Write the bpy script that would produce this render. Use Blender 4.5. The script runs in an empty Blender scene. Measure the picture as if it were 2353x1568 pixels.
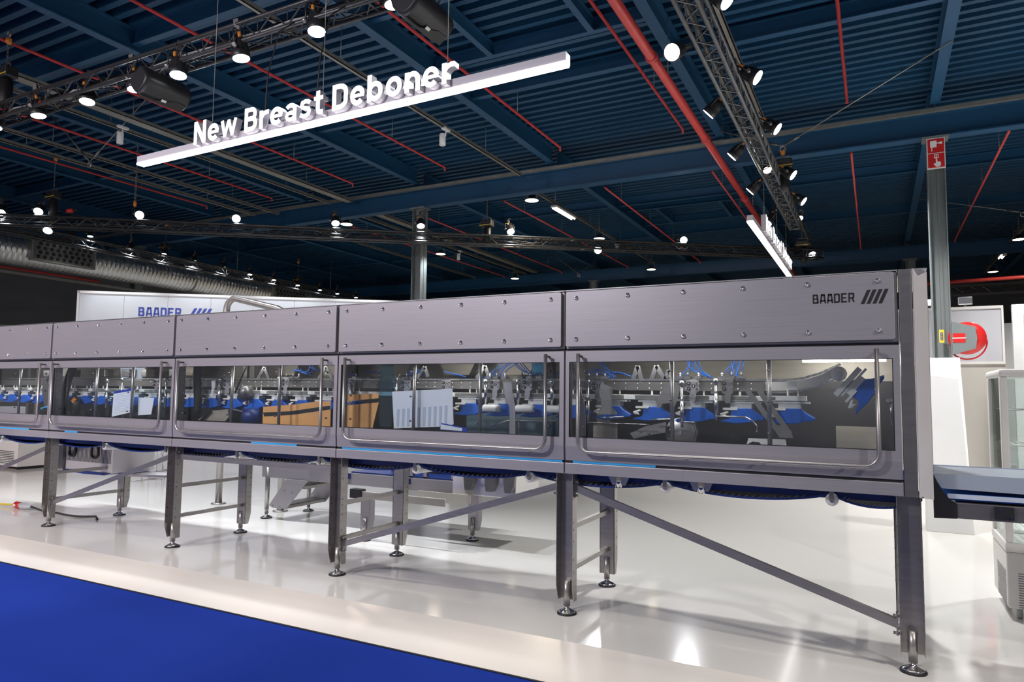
import bpy, math, random
from mathutils import Vector, Matrix, Quaternion
random.seed(11)
SC = bpy.context.scene
COL = SC.collection
PI = math.pi

# ------------------------------------------------------------------ camera
cam_data = bpy.data.cameras.new('camera')
cam_data.sensor_width = 36.0
cam_data.lens = 24.496
cam_data.clip_end = 200
cam = bpy.data.objects.new('camera', cam_data)
COL.objects.link(cam)
_yaw, _pitch, _roll = -0.4810025, 0.0754058, 0.0116860
_f = Vector((math.sin(_yaw) * math.cos(_pitch), math.cos(_yaw) * math.cos(_pitch), math.sin(_pitch)))
_r0 = Vector((math.cos(_yaw), -math.sin(_yaw), 0.0))
_u0 = _r0.cross(_f)
_r = _r0 * math.cos(_roll) + _u0 * math.sin(_roll)
_u = -_r0 * math.sin(_roll) + _u0 * math.cos(_roll)
cam.matrix_world = Matrix(((_r.x, _u.x, -_f.x, 0.0), (_r.y, _u.y, -_f.y, 0.0), (_r.z, _u.z, -_f.z, 1.45), (0, 0, 0, 1)))
SC.camera = cam

# ------------------------------------------------------------------ world, exposure
SC.view_settings.view_transform = 'Standard'
SC.view_settings.look = 'None'
SC.view_settings.exposure = 0.0
SC.view_settings.gamma = 1.0
SC.view_settings.use_curve_mapping = False
world = bpy.data.worlds.new('hall_ambience')
SC.world = world
world.use_nodes = True
_bg = world.node_tree.nodes['Background']
_bg.inputs[0].default_value = (0.80, 0.82, 0.90, 1)
_bg.inputs[1].default_value = 0.30
SPOT_W = 1000.0       # one stage lamp of the front and right truss
BACK_W = 260.0       # one lamp of the diagonal back truss
BAY_W = 260.0        # one high bay lamp under the roof

def lamp(name, loc, direction, watts, color, size=60, blend=0.6, radius=0.08):
    l = bpy.data.lights.new(name, 'SPOT')
    l.energy = watts
    l.color = color
    l.spot_size = math.radians(size)
    l.spot_blend = blend
    l.shadow_soft_size = radius
    o = bpy.data.objects.new(name, l)
    COL.objects.link(o)
    o.location = loc
    o.rotation_mode = 'QUATERNION'
    o.rotation_quaternion = Vector(direction).to_track_quat('-Z', 'Y')
    return o

# lamps of the aisle and of the stands behind the camera, hung at roof height
for _x, _w, _c in ((-13.5, 1100, (1.0, 0.86, 0.87)), (-9.0, 1300, (1.0, 0.88, 0.89)), (-5.2, 1450, (0.98, 0.94, 1.0)), (-1.5, 90, (1.0, 0.96, 0.97))):
    lamp('aisle_light', (_x, -2.6, 5.6), (0.0, 0.85, -0.55), _w, _c, 95, 0.8, 0.35)
# unseen lamps added to brighten the floor along the stand's front edge
for _x, _w in ((-10.5, 260), (-8.5, 330), (-6.5, 330), (-4.5, 330), (-2.8, 360), (-1.1, 420), (0.6, 420), (2.2, 420)):
    lamp('edge_light', (_x, 2.9, 5.7), (0.0, 0.06, -1), _w, (1.0, 0.95, 0.88), 38, 0.9, 0.12)
# unseen low lamps added to brighten the ribbed box and machine underside
lamp('display_light', (-7.2, -4.0, 0.22), (-0.85, 9.0, 0.42), 650, (1.0, 0.90, 0.84), 9, 0.5, 0.12)
lamp('display_light', (-10.0, -4.0, 0.22), (0.05, 1, 0.02), 120, (1.0, 0.92, 0.88), 80, 0.7, 0.2)
# lamps washing the white booth wall from the diagonal truss
for _t in (1.0, 2.9, 4.8, 6.7, 8.4):
    lamp('wall_wash', (-16.90 + 0.8 * _t + 0.45, 9.92 + 0.6 * _t - 0.60, 5.2), (-0.25, 0.34, -1), 190, (0.90, 0.96, 1.0), 70, 0.7, 0.06)
# unseen lamps added to brighten the white stand area at right
for _x, _y in ((2.6, 8.5), (3.2, 12.0), (0.2, 12.5), (2.8, 16.0), (-0.5, 7.2)):
    lamp('stand_light', (_x, _y, 5.6), (0.1, 0.05, -1), 900, (1.0, 0.98, 0.96), 110, 0.8, 0.15)

lamp('corner_light', (4.6, 0.8, 5.2), (-4.1, 4.0, -4.1), 700, (1.0, 0.93, 0.88), 26, 0.6, 0.1)

# ------------------------------------------------------------------ materials
def mat(name, color, metal=0.0, rough=0.5, coat=0.0, emit=None, estr=0.0, noise=0.0, nscale=(8, 8, 8), bump=0.0, spec=0.5, alpha=None, trans=0.0):
    m = bpy.data.materials.new(name)
    m.use_nodes = True
    nt = m.node_tree
    b = nt.nodes['Principled BSDF']
    b.inputs['Base Color'].default_value = (*color, 1)
    b.inputs['Metallic'].default_value = metal
    b.inputs['Roughness'].default_value = rough
    b.inputs['Coat Weight'].default_value = coat
    b.inputs['Coat Roughness'].default_value = 0.06
    b.inputs['Specular IOR Level'].default_value = spec
    b.inputs['Transmission Weight'].default_value = trans
    if emit:
        b.inputs['Emission Color'].default_value = (*emit, 1)
        b.inputs['Emission Strength'].default_value = estr
    if noise or bump:
        tc = nt.nodes.new('ShaderNodeTexCoord')
        mp = nt.nodes.new('ShaderNodeMapping')
        mp.inputs['Scale'].default_value = nscale
        nz = nt.nodes.new('ShaderNodeTexNoise')
        nz.inputs['Scale'].default_value = 1.0
        nz.inputs['Detail'].default_value = 4.0
        nt.links.new(tc.outputs['Object'], mp.inputs[0])
        nt.links.new(mp.outputs[0], nz.inputs['Vector'])
        if noise:
            rp = nt.nodes.new('ShaderNodeValToRGB')
            lo = tuple(max(0, c * (1 - noise)) for c in color)
            hi = tuple(min(1, c * (1 + noise)) for c in color)
            rp.color_ramp.elements[0].position = 0.3
            rp.color_ramp.elements[1].position = 0.7
            rp.color_ramp.elements[0].color = (*lo, 1)
            rp.color_ramp.elements[1].color = (*hi, 1)
            nt.links.new(nz.outputs['Fac'], rp.inputs[0])
            nt.links.new(rp.outputs[0], b.inputs['Base Color'])
        if bump:
            bp = nt.nodes.new('ShaderNodeBump')
            bp.inputs['Strength'].default_value = bump
            bp.inputs['Distance'].default_value = 0.002
            nt.links.new(nz.outputs['Fac'], bp.inputs['Height'])
            nt.links.new(bp.outputs[0], b.inputs['Normal'])
    return m

def glass_mat(name, tint, refl=1.0):
    m = bpy.data.materials.new(name)
    m.use_nodes = True
    nt = m.node_tree
    nt.nodes.clear()
    out = nt.nodes.new('ShaderNodeOutputMaterial')
    tr = nt.nodes.new('ShaderNodeBsdfTransparent')
    tr.inputs[0].default_value = (*tint, 1)
    gl = nt.nodes.new('ShaderNodeBsdfGlossy')
    gl.inputs['Roughness'].default_value = 0.01
    fr = nt.nodes.new('ShaderNodeLayerWeight')
    fr.inputs['Blend'].default_value = 0.5
    pw = nt.nodes.new('ShaderNodeMath')
    pw.operation = 'POWER'
    pw.inputs[1].default_value = 5.0
    mu = nt.nodes.new('ShaderNodeMath')
    mu.operation = 'MULTIPLY_ADD'
    mu.inputs[1].default_value = 0.8
    mu.inputs[2].default_value = 0.04 * refl
    mx = nt.nodes.new('ShaderNodeMixShader')
    nt.links.new(fr.outputs['Facing'], pw.inputs[0])
    nt.links.new(pw.outputs[0], mu.inputs[0])
    nt.links.new(mu.outputs[0], mx.inputs[0])
    nt.links.new(tr.outputs[0], mx.inputs[1])
    nt.links.new(gl.outputs[0], mx.inputs[2])
    nt.links.new(mx.outputs[0], out.inputs[0])
    return m

M = {}
M['panel'] = mat('brushed_panel_steel', (0.385, 0.365, 0.39), 0.55, 0.46, noise=0.05, nscale=(2, 2, 160), bump=0.03)
M['steel'] = mat('satin_steel', (0.37, 0.35, 0.335), 0.85, 0.36, noise=0.08, nscale=(6, 6, 40))
M['steel_dark'] = mat('dark_steel', (0.20, 0.195, 0.20), 0.7, 0.4, noise=0.1, nscale=(6, 6, 30))
M['back'] = mat('olive_grey_steel', (0.42, 0.38, 0.32), 0.4, 0.45, noise=0.08, nscale=(3, 3, 30))
M['backdark'] = mat('dark_panel_steel', (0.065, 0.062, 0.065), 0.4, 0.45, noise=0.1, nscale=(3, 3, 3))
M['chrome'] = mat('polished_chrome', (0.72, 0.71, 0.70), 1.0, 0.14)
M['rib_front'] = mat('pale_satin_steel', (0.80, 0.76, 0.75), 0.15, 0.35, noise=0.05, nscale=(4, 4, 4))  # paler base stands in for bright reflections on the steel
M['guard'] = mat('blue_grey_guard', (0.46, 0.53, 0.62), 0.3, 0.35, noise=0.04, nscale=(4, 4, 4))
M['teal_grey'] = mat('teal_grey_board', (0.20, 0.31, 0.36), 0.0, 0.5, noise=0.1, nscale=(4, 4, 4))
M['tint'] = glass_mat('blue_tinted_screen', (0.50, 0.74, 0.86), 2.5)  # tint of a pane reflection that is built as a sheet
M['polish'] = mat('bright_steel', (0.62, 0.61, 0.62), 0.95, 0.25)
M['handle'] = mat('brushed_tube_steel', (0.42, 0.40, 0.39), 0.85, 0.34, noise=0.06, nscale=(40, 40, 40))
M['white_pl'] = mat('white_plastic', (0.74, 0.74, 0.71), 0.0, 0.4, noise=0.03, nscale=(5, 5, 5))
M['blue_pl'] = mat('blue_plastic', (0.012, 0.115, 0.55), 0.0, 0.35, noise=0.1, nscale=(9, 9, 9))
M['belt'] = mat('navy_belt', (0.008, 0.028, 0.17), 0.0, 0.4, noise=0.1, nscale=(9, 9, 9))
M['cyan'] = mat('light_blue_strip', (0.05, 0.42, 0.85), 0.0, 0.35, noise=0.1, nscale=(6, 6, 6))
M['hose'] = mat('blue_hose', (0.02, 0.15, 0.62), 0.0, 0.3, noise=0.05, nscale=(20, 20, 20))
M['cover_blue'] = mat('sky_blue_cover', (0.08, 0.42, 0.72), 0.0, 0.4, noise=0.15, nscale=(12, 12, 12))
M['black'] = mat('black_rubber', (0.012, 0.012, 0.013), 0.0, 0.5, noise=0.1, nscale=(10, 10, 10))
M['matblack'] = mat('matt_black_paint', (0.018, 0.018, 0.02), 0.0, 0.42, noise=0.1, nscale=(10, 10, 10))
M['truss'] = mat('black_truss_paint', (0.060, 0.060, 0.062), 0.4, 0.36, noise=0.1, nscale=(12, 12, 12))
M['pane'] = glass_mat('clear_pane', (0.90, 0.92, 0.93), 1.2)
M['acrylic'] = glass_mat('clear_acrylic', (0.84, 0.90, 0.92), 1.6)
M['fridge_glass'] = glass_mat('greenish_glass', (0.93, 0.96, 0.95), 1.6)
M['roof'] = mat('blue_deck_paint', (0.008, 0.056, 0.125), 0.0, 0.45, noise=0.08, nscale=(0.6, 0.6, 0.6))
M['beam'] = mat('blue_beam_paint', (0.010, 0.066, 0.150), 0.0, 0.42, noise=0.06, nscale=(0.8, 0.8, 0.8))
M['truss_grey'] = mat('grey_truss_paint', (0.13, 0.13, 0.135), 0.5, 0.36, noise=0.1, nscale=(12, 12, 12))  # truss paint lightened, the lamp light put into the colour
M['column'] = mat('grey_column_paint', (0.17, 0.19, 0.19), 0.0, 0.45, noise=0.08, nscale=(3, 3, 1))
M['red_pipe'] = mat('red_pipe_paint', (0.56, 0.055, 0.05), 0.0, 0.35, noise=0.06, nscale=(5, 5, 5))
M['red'] = mat('fire_red', (0.60, 0.02, 0.018), 0.0, 0.3, noise=0.05, nscale=(5, 5, 5))
M['tray'] = mat('galvanised_tray', (0.30, 0.29, 0.26), 0.6, 0.45, noise=0.1, nscale=(6, 6, 6))
M['duct'] = mat('galvanised_duct', (0.60, 0.60, 0.60), 0.9, 0.24, noise=0.1, nscale=(2, 2, 2))
M['wall_dark'] = mat('dark_wall_cladding', (0.12, 0.12, 0.135), 0.0, 0.6, noise=0.12, nscale=(0.7, 0.7, 3))
M['wall_low'] = mat('pale_lower_wall', (0.36, 0.34, 0.32), 0.0, 0.6, noise=0.05, nscale=(1, 1, 1))
M['booth'] = mat('white_booth_board', (0.72, 0.75, 0.79), 0.0, 0.4, noise=0.02, nscale=(1, 1, 1))
M['grey_board'] = mat('light_grey_board', (0.50, 0.50, 0.53), 0.0, 0.5, noise=0.02, nscale=(1, 1, 1))
M['beige'] = mat('beige_board', (0.52, 0.49, 0.44), 0.0, 0.5, noise=0.02, nscale=(1, 1, 1))
M['white'] = mat('white_lacquer', (0.80, 0.80, 0.79), 0.0, 0.3, noise=0.02, nscale=(2, 2, 2))
M['offwhite'] = mat('warm_white_enamel', (0.74, 0.71, 0.68), 0.0, 0.3, noise=0.02, nscale=(2, 2, 2))
M['logo'] = mat('royal_blue_print', (0.012, 0.05, 0.42), 0.0, 0.4, noise=0.02, nscale=(2, 2, 2))
M['print'] = mat('black_print', (0.02, 0.02, 0.022), 0.0, 0.4, noise=0.02, nscale=(2, 2, 2))
M['paper'] = mat('white_paper_board', (0.86, 0.91, 0.97), 0.0, 0.6, noise=0.02, nscale=(4, 4, 4))  # colour of the white pane reflections built as sheets
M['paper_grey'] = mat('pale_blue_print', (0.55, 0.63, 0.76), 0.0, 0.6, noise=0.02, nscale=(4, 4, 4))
M['orange'] = mat('orange_sheet', (0.95, 0.47, 0.17), 0.1, 0.4, noise=0.12, nscale=(3, 3, 6))  # colour of the orange pane reflection built as sheets
M['amber'] = mat('amber_plastic', (0.70, 0.25, 0.03), 0.0, 0.35, noise=0.1, nscale=(9, 9, 9))
M['yellow'] = mat('yellow_plastic', (0.75, 0.55, 0.04), 0.0, 0.4, noise=0.05, nscale=(9, 9, 9))
M['greyplug'] = mat('grey_plug_plastic', (0.42, 0.43, 0.45), 0.0, 0.4, noise=0.05, nscale=(9, 9, 9))
M['sign_side'] = mat('sign_white_return', (0.50, 0.47, 0.51), 0.0, 0.4, noise=0.02, nscale=(3, 3, 3))
M['letter_face'] = mat('lit_letter_face', (0.9, 0.9, 0.9), 0, 0.5, emit=(1.0, 0.99, 0.97), estr=2.2)
M['diffuser'] = mat('lit_diffuser', (0.9, 0.9, 0.9), 0, 0.5, emit=(1.0, 0.95, 0.94), estr=4.0)
M['lens'] = mat('lit_lens_cool', (0.9, 0.9, 0.9), 0, 0.3, emit=(0.90, 0.95, 1.0), estr=9.0)
M['lens_warm'] = mat('lit_lens_warm', (0.9, 0.9, 0.9), 0, 0.3, emit=(1.0, 0.86, 0.62), estr=7.0)
M['strip'] = mat('lit_work_strip', (0.9, 0.9, 0.9), 0, 0.3, emit=(1.0, 0.96, 0.90), estr=38.0)
for k in ('letter_face', 'lens', 'lens_warm'):
    M[k].cycles.emission_sampling = 'NONE'

def floor_mat():
    m = mat('glossy_white_floor', (0.74, 0.725, 0.69), 0.0, 0.10, coat=0.1)
    nt = m.node_tree
    b = nt.nodes['Principled BSDF']
    b.inputs['Specular IOR Level'].default_value = 0.6
    b.inputs['Coat Roughness'].default_value = 0.05
    tc = nt.nodes.new('ShaderNodeTexCoord')
    nz = nt.nodes.new('ShaderNodeTexNoise')
    nz.inputs['Scale'].default_value = 1.3
    nz.inputs['Detail'].default_value = 6
    rp = nt.nodes.new('ShaderNodeMapRange')
    rp.inputs['To Min'].default_value = 0.07
    rp.inputs['To Max'].default_value = 0.16
    nt.links.new(tc.outputs['Object'], nz.inputs['Vector'])
    nt.links.new(nz.outputs['Fac'], rp.inputs[0])
    nt.links.new(rp.outputs[0], b.inputs['Roughness'])
    return m
M['floor'] = floor_mat()
M['ramp'] = mat('white_ramp_laminate', (0.76, 0.71, 0.65), 0.0, 0.22, noise=0.01, nscale=(3, 3, 3))

def carpet_mat():
    m = mat('royal_blue_carpet', (0.012, 0.045, 0.36), 0.0, 0.95, spec=0.1)
    nt = m.node_tree
    b = nt.nodes['Principled BSDF']
    tc = nt.nodes.new('ShaderNodeTexCoord')
    nz = nt.nodes.new('ShaderNodeTexNoise')
    nz.inputs['Scale'].default_value = 380
    nz.inputs['Detail'].default_value = 3
    rp = nt.nodes.new('ShaderNodeValToRGB')
    rp.color_ramp.elements[0].color = (0.0055, 0.021, 0.19, 1)
    rp.color_ramp.elements[1].color = (0.013, 0.044, 0.33, 1)
    bp = nt.nodes.new('ShaderNodeBump')
    bp.inputs['Strength'].default_value = 0.35
    bp.inputs['Distance'].default_value = 0.003
    nt.links.new(tc.outputs['Object'], nz.inputs['Vector'])
    nt.links.new(nz.outputs['Fac'], rp.inputs[0])
    nt.links.new(rp.outputs[0], b.inputs['Base Color'])
    nt.links.new(nz.outputs['Fac'], bp.inputs['Height'])
    nt.links.new(bp.outputs[0], b.inputs['Normal'])
    return m
M['carpet'] = carpet_mat()

# ------------------------------------------------------------------ mesh helpers
ROOT = {}   # world location of the thing an object belongs to
X3, Y3, Z3 = Vector((1, 0, 0)), Vector((0, 1, 0)), Vector((0, 0, 1))

class MB:
    def __init__(s):
        s.v, s.f, s.sm, s.mi = [], [], [], []

    def add(s, vs, fs, smooth=False, mi=0):
        n = len(s.v)
        s.v += [tuple(v) for v in vs]
        for f in fs:
            s.f.append([i + n for i in f])
            s.sm.append(smooth)
            s.mi.append(mi)
        return s

    def box(s, x0, x1, y0, y1, z0, z1, mi=0):
        vs = [(x, y, z) for z in (z0, z1) for y in (y0, y1) for x in (x0, x1)]
        return s.add(vs, [(0, 2, 3, 1), (4, 5, 7, 6), (0, 1, 5, 4), (2, 6, 7, 3), (0, 4, 6, 2), (1, 3, 7, 5)], mi=mi)

    def bar(s, p0, p1, w, h, up=Z3, mi=0):
        p0, p1 = Vector(p0), Vector(p1)
        d = (p1 - p0).normalized()
        a = d.cross(Vector(up))
        if a.length < 1e-4:
            a = d.cross(X3)
        a.normalize()
        b = a.cross(d).normalized()
        vs = [p + a * (i * w / 2) + b * (j * h / 2) for p in (p0, p1) for i, j in ((-1, -1), (1, -1), (1, 1), (-1, 1))]
        return s.add(vs, [(0, 1, 2, 3), (7, 6, 5, 4), (0, 4, 5, 1), (1, 5, 6, 2), (2, 6, 7, 3), (3, 7, 4, 0)], mi=mi)

    def tube(s, pts, r, n=8, cap=True, mi=0, closed=False):
        pts = [Vector(p) for p in pts]
        m = len(pts)
        rr = r if isinstance(r, (list, tuple)) else [r] * m
        ring, a = [], None
        for i, p in enumerate(pts):
            if closed:
                d = (pts[(i + 1) % m] - pts[i - 1]).normalized()
            else:
                d = (pts[min(i + 1, m - 1)] - pts[max(i - 1, 0)]).normalized()
            if a is None:
                a = d.cross(Z3 if abs(d.z) < 0.9 else X3).normalized()
            else:
                a = (a - d * a.dot(d)).normalized()
            b = d.cross(a)
            ring += [p + (a * math.cos(2 * PI * k / n) + b * math.sin(2 * PI * k / n)) * rr[i] for k in range(n)]
        fs = []
        for i in range(m if closed else m - 1):
            j = (i + 1) % m
            for k in range(n):
                l = (k + 1) % n
                fs.append((i * n + k, i * n + l, j * n + l, j * n + k))
        base = len(s.v)
        s.add(ring, fs, True, mi)
        if cap and not closed:
            s.f.append([base + k for k in range(n)][::-1]); s.sm.append(False); s.mi.append(mi)
            s.f.append([base + (m - 1) * n + k for k in range(n)]); s.sm.append(False); s.mi.append(mi)
        return s

    def lathe(s, prof, c=(0, 0, 0), axis=Z3, n=16, mi=0, smooth=True):
        axis = Vector(axis).normalized()
        a = axis.cross(X3 if abs(axis.x) < 0.9 else Y3).normalized()
        b = axis.cross(a)
        c = Vector(c)
        ring = []
        for r, h in prof:
            ring += [c + axis * h + (a * math.cos(2 * PI * k / n) + b * math.sin(2 * PI * k / n)) * r for k in range(n)]
        fs = []
        for i in range(len(prof) - 1):
            for k in range(n):
                l = (k + 1) % n
                fs.append((i * n + k, i * n + l, (i + 1) * n + l, (i + 1) * n + k))
        base = len(s.v)
        s.add(ring, fs, smooth, mi)
        if prof[0][0] > 1e-5:
            s.f.append([base + k for k in range(n)][::-1]); s.sm.append(False); s.mi.append(mi)
        if prof[-1][0] > 1e-5:
            s.f.append([base + (len(prof) - 1) * n + k for k in range(n)]); s.sm.append(False); s.mi.append(mi)
        return s

    def prism(s, poly, o, u, w, d, mi=0):
        o, u, w, d = Vector(o), Vector(u), Vector(w), Vector(d)
        n = len(poly)
        vs = [o + u * p[0] + w * p[1] for p in poly]
        vs += [v + d for v in vs]
        fs = [tuple(range(n)), tuple(range(2 * n - 1, n - 1, -1))]
        fs += [(i, i + n, (i + 1) % n + n, (i + 1) % n) for i in range(n)]
        return s.add(vs, fs, mi=mi)

    def xz(s, poly, y0, y1, mi=0):
        return s.prism(poly, (0, y0, 0), X3, Z3, (0, y1 - y0, 0), mi)

    def yz(s, poly, x0, x1, mi=0):
        return s.prism(poly, (x0, 0, 0), Y3, Z3, (x1 - x0, 0, 0), mi)

    def xy(s, poly, z0, z1, mi=0):
        return s.prism(poly, (0, 0, z0), X3, Y3, (0, 0, z1 - z0), mi)

    def mesh(s, name, mats, off=(0, 0, 0)):
        me = bpy.data.meshes.new(name)
        ox, oy, oz = off
        me.from_pydata([(x - ox, y - oy, z - oz) for x, y, z in s.v], [], s.f)
        mats = mats if isinstance(mats, (list, tuple)) else [mats]
        for m in mats:
            me.materials.append(m if not isinstance(m, str) else M[m])
        me.polygons.foreach_set('use_smooth', s.sm)
        me.polygons.foreach_set('material_index', s.mi)
        me.update()
        fix_normals(me)
        return me

    def build(s, name, mats, parent=None, bevel=0.0, seg=2, local=False, kind=None):
        off = (0, 0, 0)
        if parent is not None and not local:
            off = ROOT.get(parent.name, (0, 0, 0))
        o = bpy.data.objects.new(name, s.mesh(name, mats, off))
        COL.objects.link(o)
        if parent is not None:
            o.parent = parent
            ROOT[o.name] = ROOT.get(parent.name, (0, 0, 0))
        if bevel:
            md = o.modifiers.new('edge', 'BEVEL')
            md.width = bevel
            md.segments = seg
            md.limit_method = 'ANGLE'
            md.angle_limit = math.radians(40)
        if kind:
            o['kind'] = kind
        return o

import bmesh
def fix_normals(me):
    b = bmesh.new()
    b.from_mesh(me)
    bmesh.ops.recalc_face_normals(b, faces=b.faces)
    b.to_mesh(me)
    b.free()

def tag(o, label=None, cat=None, group=None, kind=None):
    if label: o['label'] = label
    if cat: o['category'] = cat
    if group: o['group'] = group
    if kind: o['kind'] = kind
    return o

def thing(name, label, cat, loc=(0, 0, 0), group=None, quat=None):
    o = bpy.data.objects.new(name, None)
    o.empty_display_size = 0.1
    COL.objects.link(o)
    o.location = loc
    if quat is not None:
        o.rotation_mode = 'QUATERNION'
        o.rotation_quaternion = quat
    ROOT[o.name] = tuple(loc)
    return tag(o, label, cat, group)

def struct(name, mb, mats, bevel=0.0, parent=None):
    o = mb.build(name, mats, parent, bevel)
    if parent is None:
        o['kind'] = 'structure'
    return o

def inst(name, me, parent, mtx=None, loc=None):
    o = bpy.data.objects.new(name, me)
    COL.objects.link(o)
    o.parent = parent
    ROOT[o.name] = ROOT.get(parent.name, (0, 0, 0))
    if mtx is not None:
        o.matrix_basis = mtx
    elif loc is not None:
        r = ROOT[o.name]
        o.location = (loc[0] - r[0], loc[1] - r[1], loc[2] - r[2])
    return o

def dup(root, loc=None, quat=None, label=None, group=None):
    def cp(o, par):
        c = o.copy()
        COL.objects.link(c)
        if par is not None:
            c.parent = par
        for ch in list(o.children):
            cp(ch, c)
        return c
    r = cp(root, None)
    if loc is not None:
        r.location = loc
        ROOT[r.name] = tuple(loc)
    if quat is not None:
        r.rotation_mode = 'QUATERNION'
        r.rotation_quaternion = quat
    if label: r['label'] = label
    if group: r['group'] = group
    return r

def arc(c, r, a0, a1, n, u=X3, w=Z3):
    c = Vector(c)
    return [c + Vector(u) * (r * math.cos(a0 + (a1 - a0) * i / n)) + Vector(w) * (r * math.sin(a0 + (a1 - a0) * i / n)) for i in range(n + 1)]

def bez(p0, p1, p2, p3, n=10):
    out = []
    for i in range(n + 1):
        t = i / n
        out.append(Vector(p0) * (1 - t) ** 3 + Vector(p1) * 3 * t * (1 - t) ** 2 + Vector(p2) * 3 * t * t * (1 - t) + Vector(p3) * t ** 3)
    return out

def text_mb(txt, width, height, depth, origin, u=X3, w=Z3, face_mi=1, bold=0.02, font_space=1.0):
    """lettering: bottom-left corner at origin, read along u, upright along w, extruded towards -(u x w) ... returns list of MB, one a letter"""
    cu = bpy.data.curves.new('lettering', 'FONT')
    cu.body = txt
    cu.offset = bold
    cu.extrude = 0.5
    cu.space_character = font_space
    cu.resolution_u = 4
    ob = bpy.data.objects.new('lettering', cu)
    COL.objects.link(ob)
    dg = bpy.context.evaluated_depsgraph_get()
    me = bpy.data.meshes.new_from_object(ob.evaluated_get(dg))
    bpy.data.objects.remove(ob)
    n = len(me.vertices)
    co = [v.co.copy() for v in me.vertices]
    if len(txt) and n:
        x0 = min(c.x for c in co); x1 = max(c.x for c in co)
        y0 = 0.0 if height > 0 else min(c.y for c in co)
        y1 = max(c.y for c in co)
        y0 = min(0.0, min(c.y for c in co)) if False else min(c.y for c in co)
    # weld doubles by position so a letter is one island
    key, rep = {}, []
    for c in co:
        k = (round(c.x, 5), round(c.y, 5), round(c.z, 5))
        rep.append(key.setdefault(k, len(key)))
    par = list(range(len(key)))
    def find(a):
        while par[a] != a:
            par[a] = par[par[a]]
            a = par[a]
        return a
    for p in me.polygons:
        vs = [rep[i] for i in p.vertices]
        for b in vs[1:]:
            par[find(vs[0])] = find(b)
    u, w = Vector(u), Vector(w)
    nrm = u.cross(w)
    o = Vector(origin)
    sx = width / (x1 - x0); sy = height / (y1 - y0)
    groups = {}
    for p in me.polygons:
        groups.setdefault(find(rep[p.vertices[0]]), []).append(p)
    out = []
    for g in groups.values():
        mb = MB()
        idx = {}
        for p in g:
            f = []
            for i in p.vertices:
                r = rep[i]
                if r not in idx:
                    idx[r] = len(mb.v)
                    c = co[i]
                    mb.v.append(tuple(o + u * ((c.x - x0) * sx) + w * ((c.y - y0) * sy) + nrm * ((c.z - 0.5) * depth)))
                f.append(idx[r])
            if len(set(f)) >= 3:
                mb.f.append(list(dict.fromkeys(f)))
                mb.sm.append(False)
                mb.mi.append(face_mi if p.normal.z > 0.9 else 0)
        out.append((min(v[0] for v in mb.v), mb))
    bpy.data.meshes.remove(me)
    out.sort(key=lambda t: t[0])
    return [m for _, m in out]

def ribbon(mb, pts, w, depth, place, closed=False):
    """a stroke of width w along 2D pts, extruded; place(x, z, d) -> world point; front faces get material 1"""
    pts = [Vector((x, y)) for x, y in pts]
    n = len(pts)
    L, R_ = [], []
    for i in range(n):
        if closed:
            a, b = pts[i - 1], pts[(i + 1) % n]
        else:
            a, b = pts[max(i - 1, 0)], pts[min(i + 1, n - 1)]
        t = (b - a).normalized()
        nn = Vector((-t.y, t.x)) * w / 2
        k = 1.0
        if closed or 0 < i < n - 1:
            e = (pts[(i + 1) % n] - pts[i]).normalized()
            k = 1.0 / max(0.6, abs(Vector((-e.y, e.x)).dot(nn.normalized())))
        L.append(pts[i] + nn * k)
        R_.append(pts[i] - nn * k)
    vs = []
    for d in (0.0, depth):
        vs += [place(q.x, q.y, d) for q in L] + [place(q.x, q.y, d) for q in R_]
    m = n if closed else n - 1
    for mi, fs in ((1, [(i, (i + 1) % n, n + (i + 1) % n, n + i) for i in range(m)]),
                   (0, [(2 * n + i, 3 * n + i, 3 * n + (i + 1) % n, 2 * n + (i + 1) % n) for i in range(m)]),
                   (0, [(i, 2 * n + i, 2 * n + (i + 1) % n, (i + 1) % n) for i in range(m)]),
                   (0, [(n + i, n + (i + 1) % n, 3 * n + (i + 1) % n, 3 * n + i) for i in range(m)]),
                   (0, [] if closed else [(0, n, 3 * n, 2 * n), (n - 1, 3 * n - 1, 4 * n - 1, 2 * n - 1)])):
        base = len(mb.v)
        if mi == 1:
            first = base
            mb.v += [tuple(v) for v in vs]
        for f in fs:
            mb.f.append([first + i for i in f])
            mb.sm.append(False)
            mb.mi.append(mi)

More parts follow.
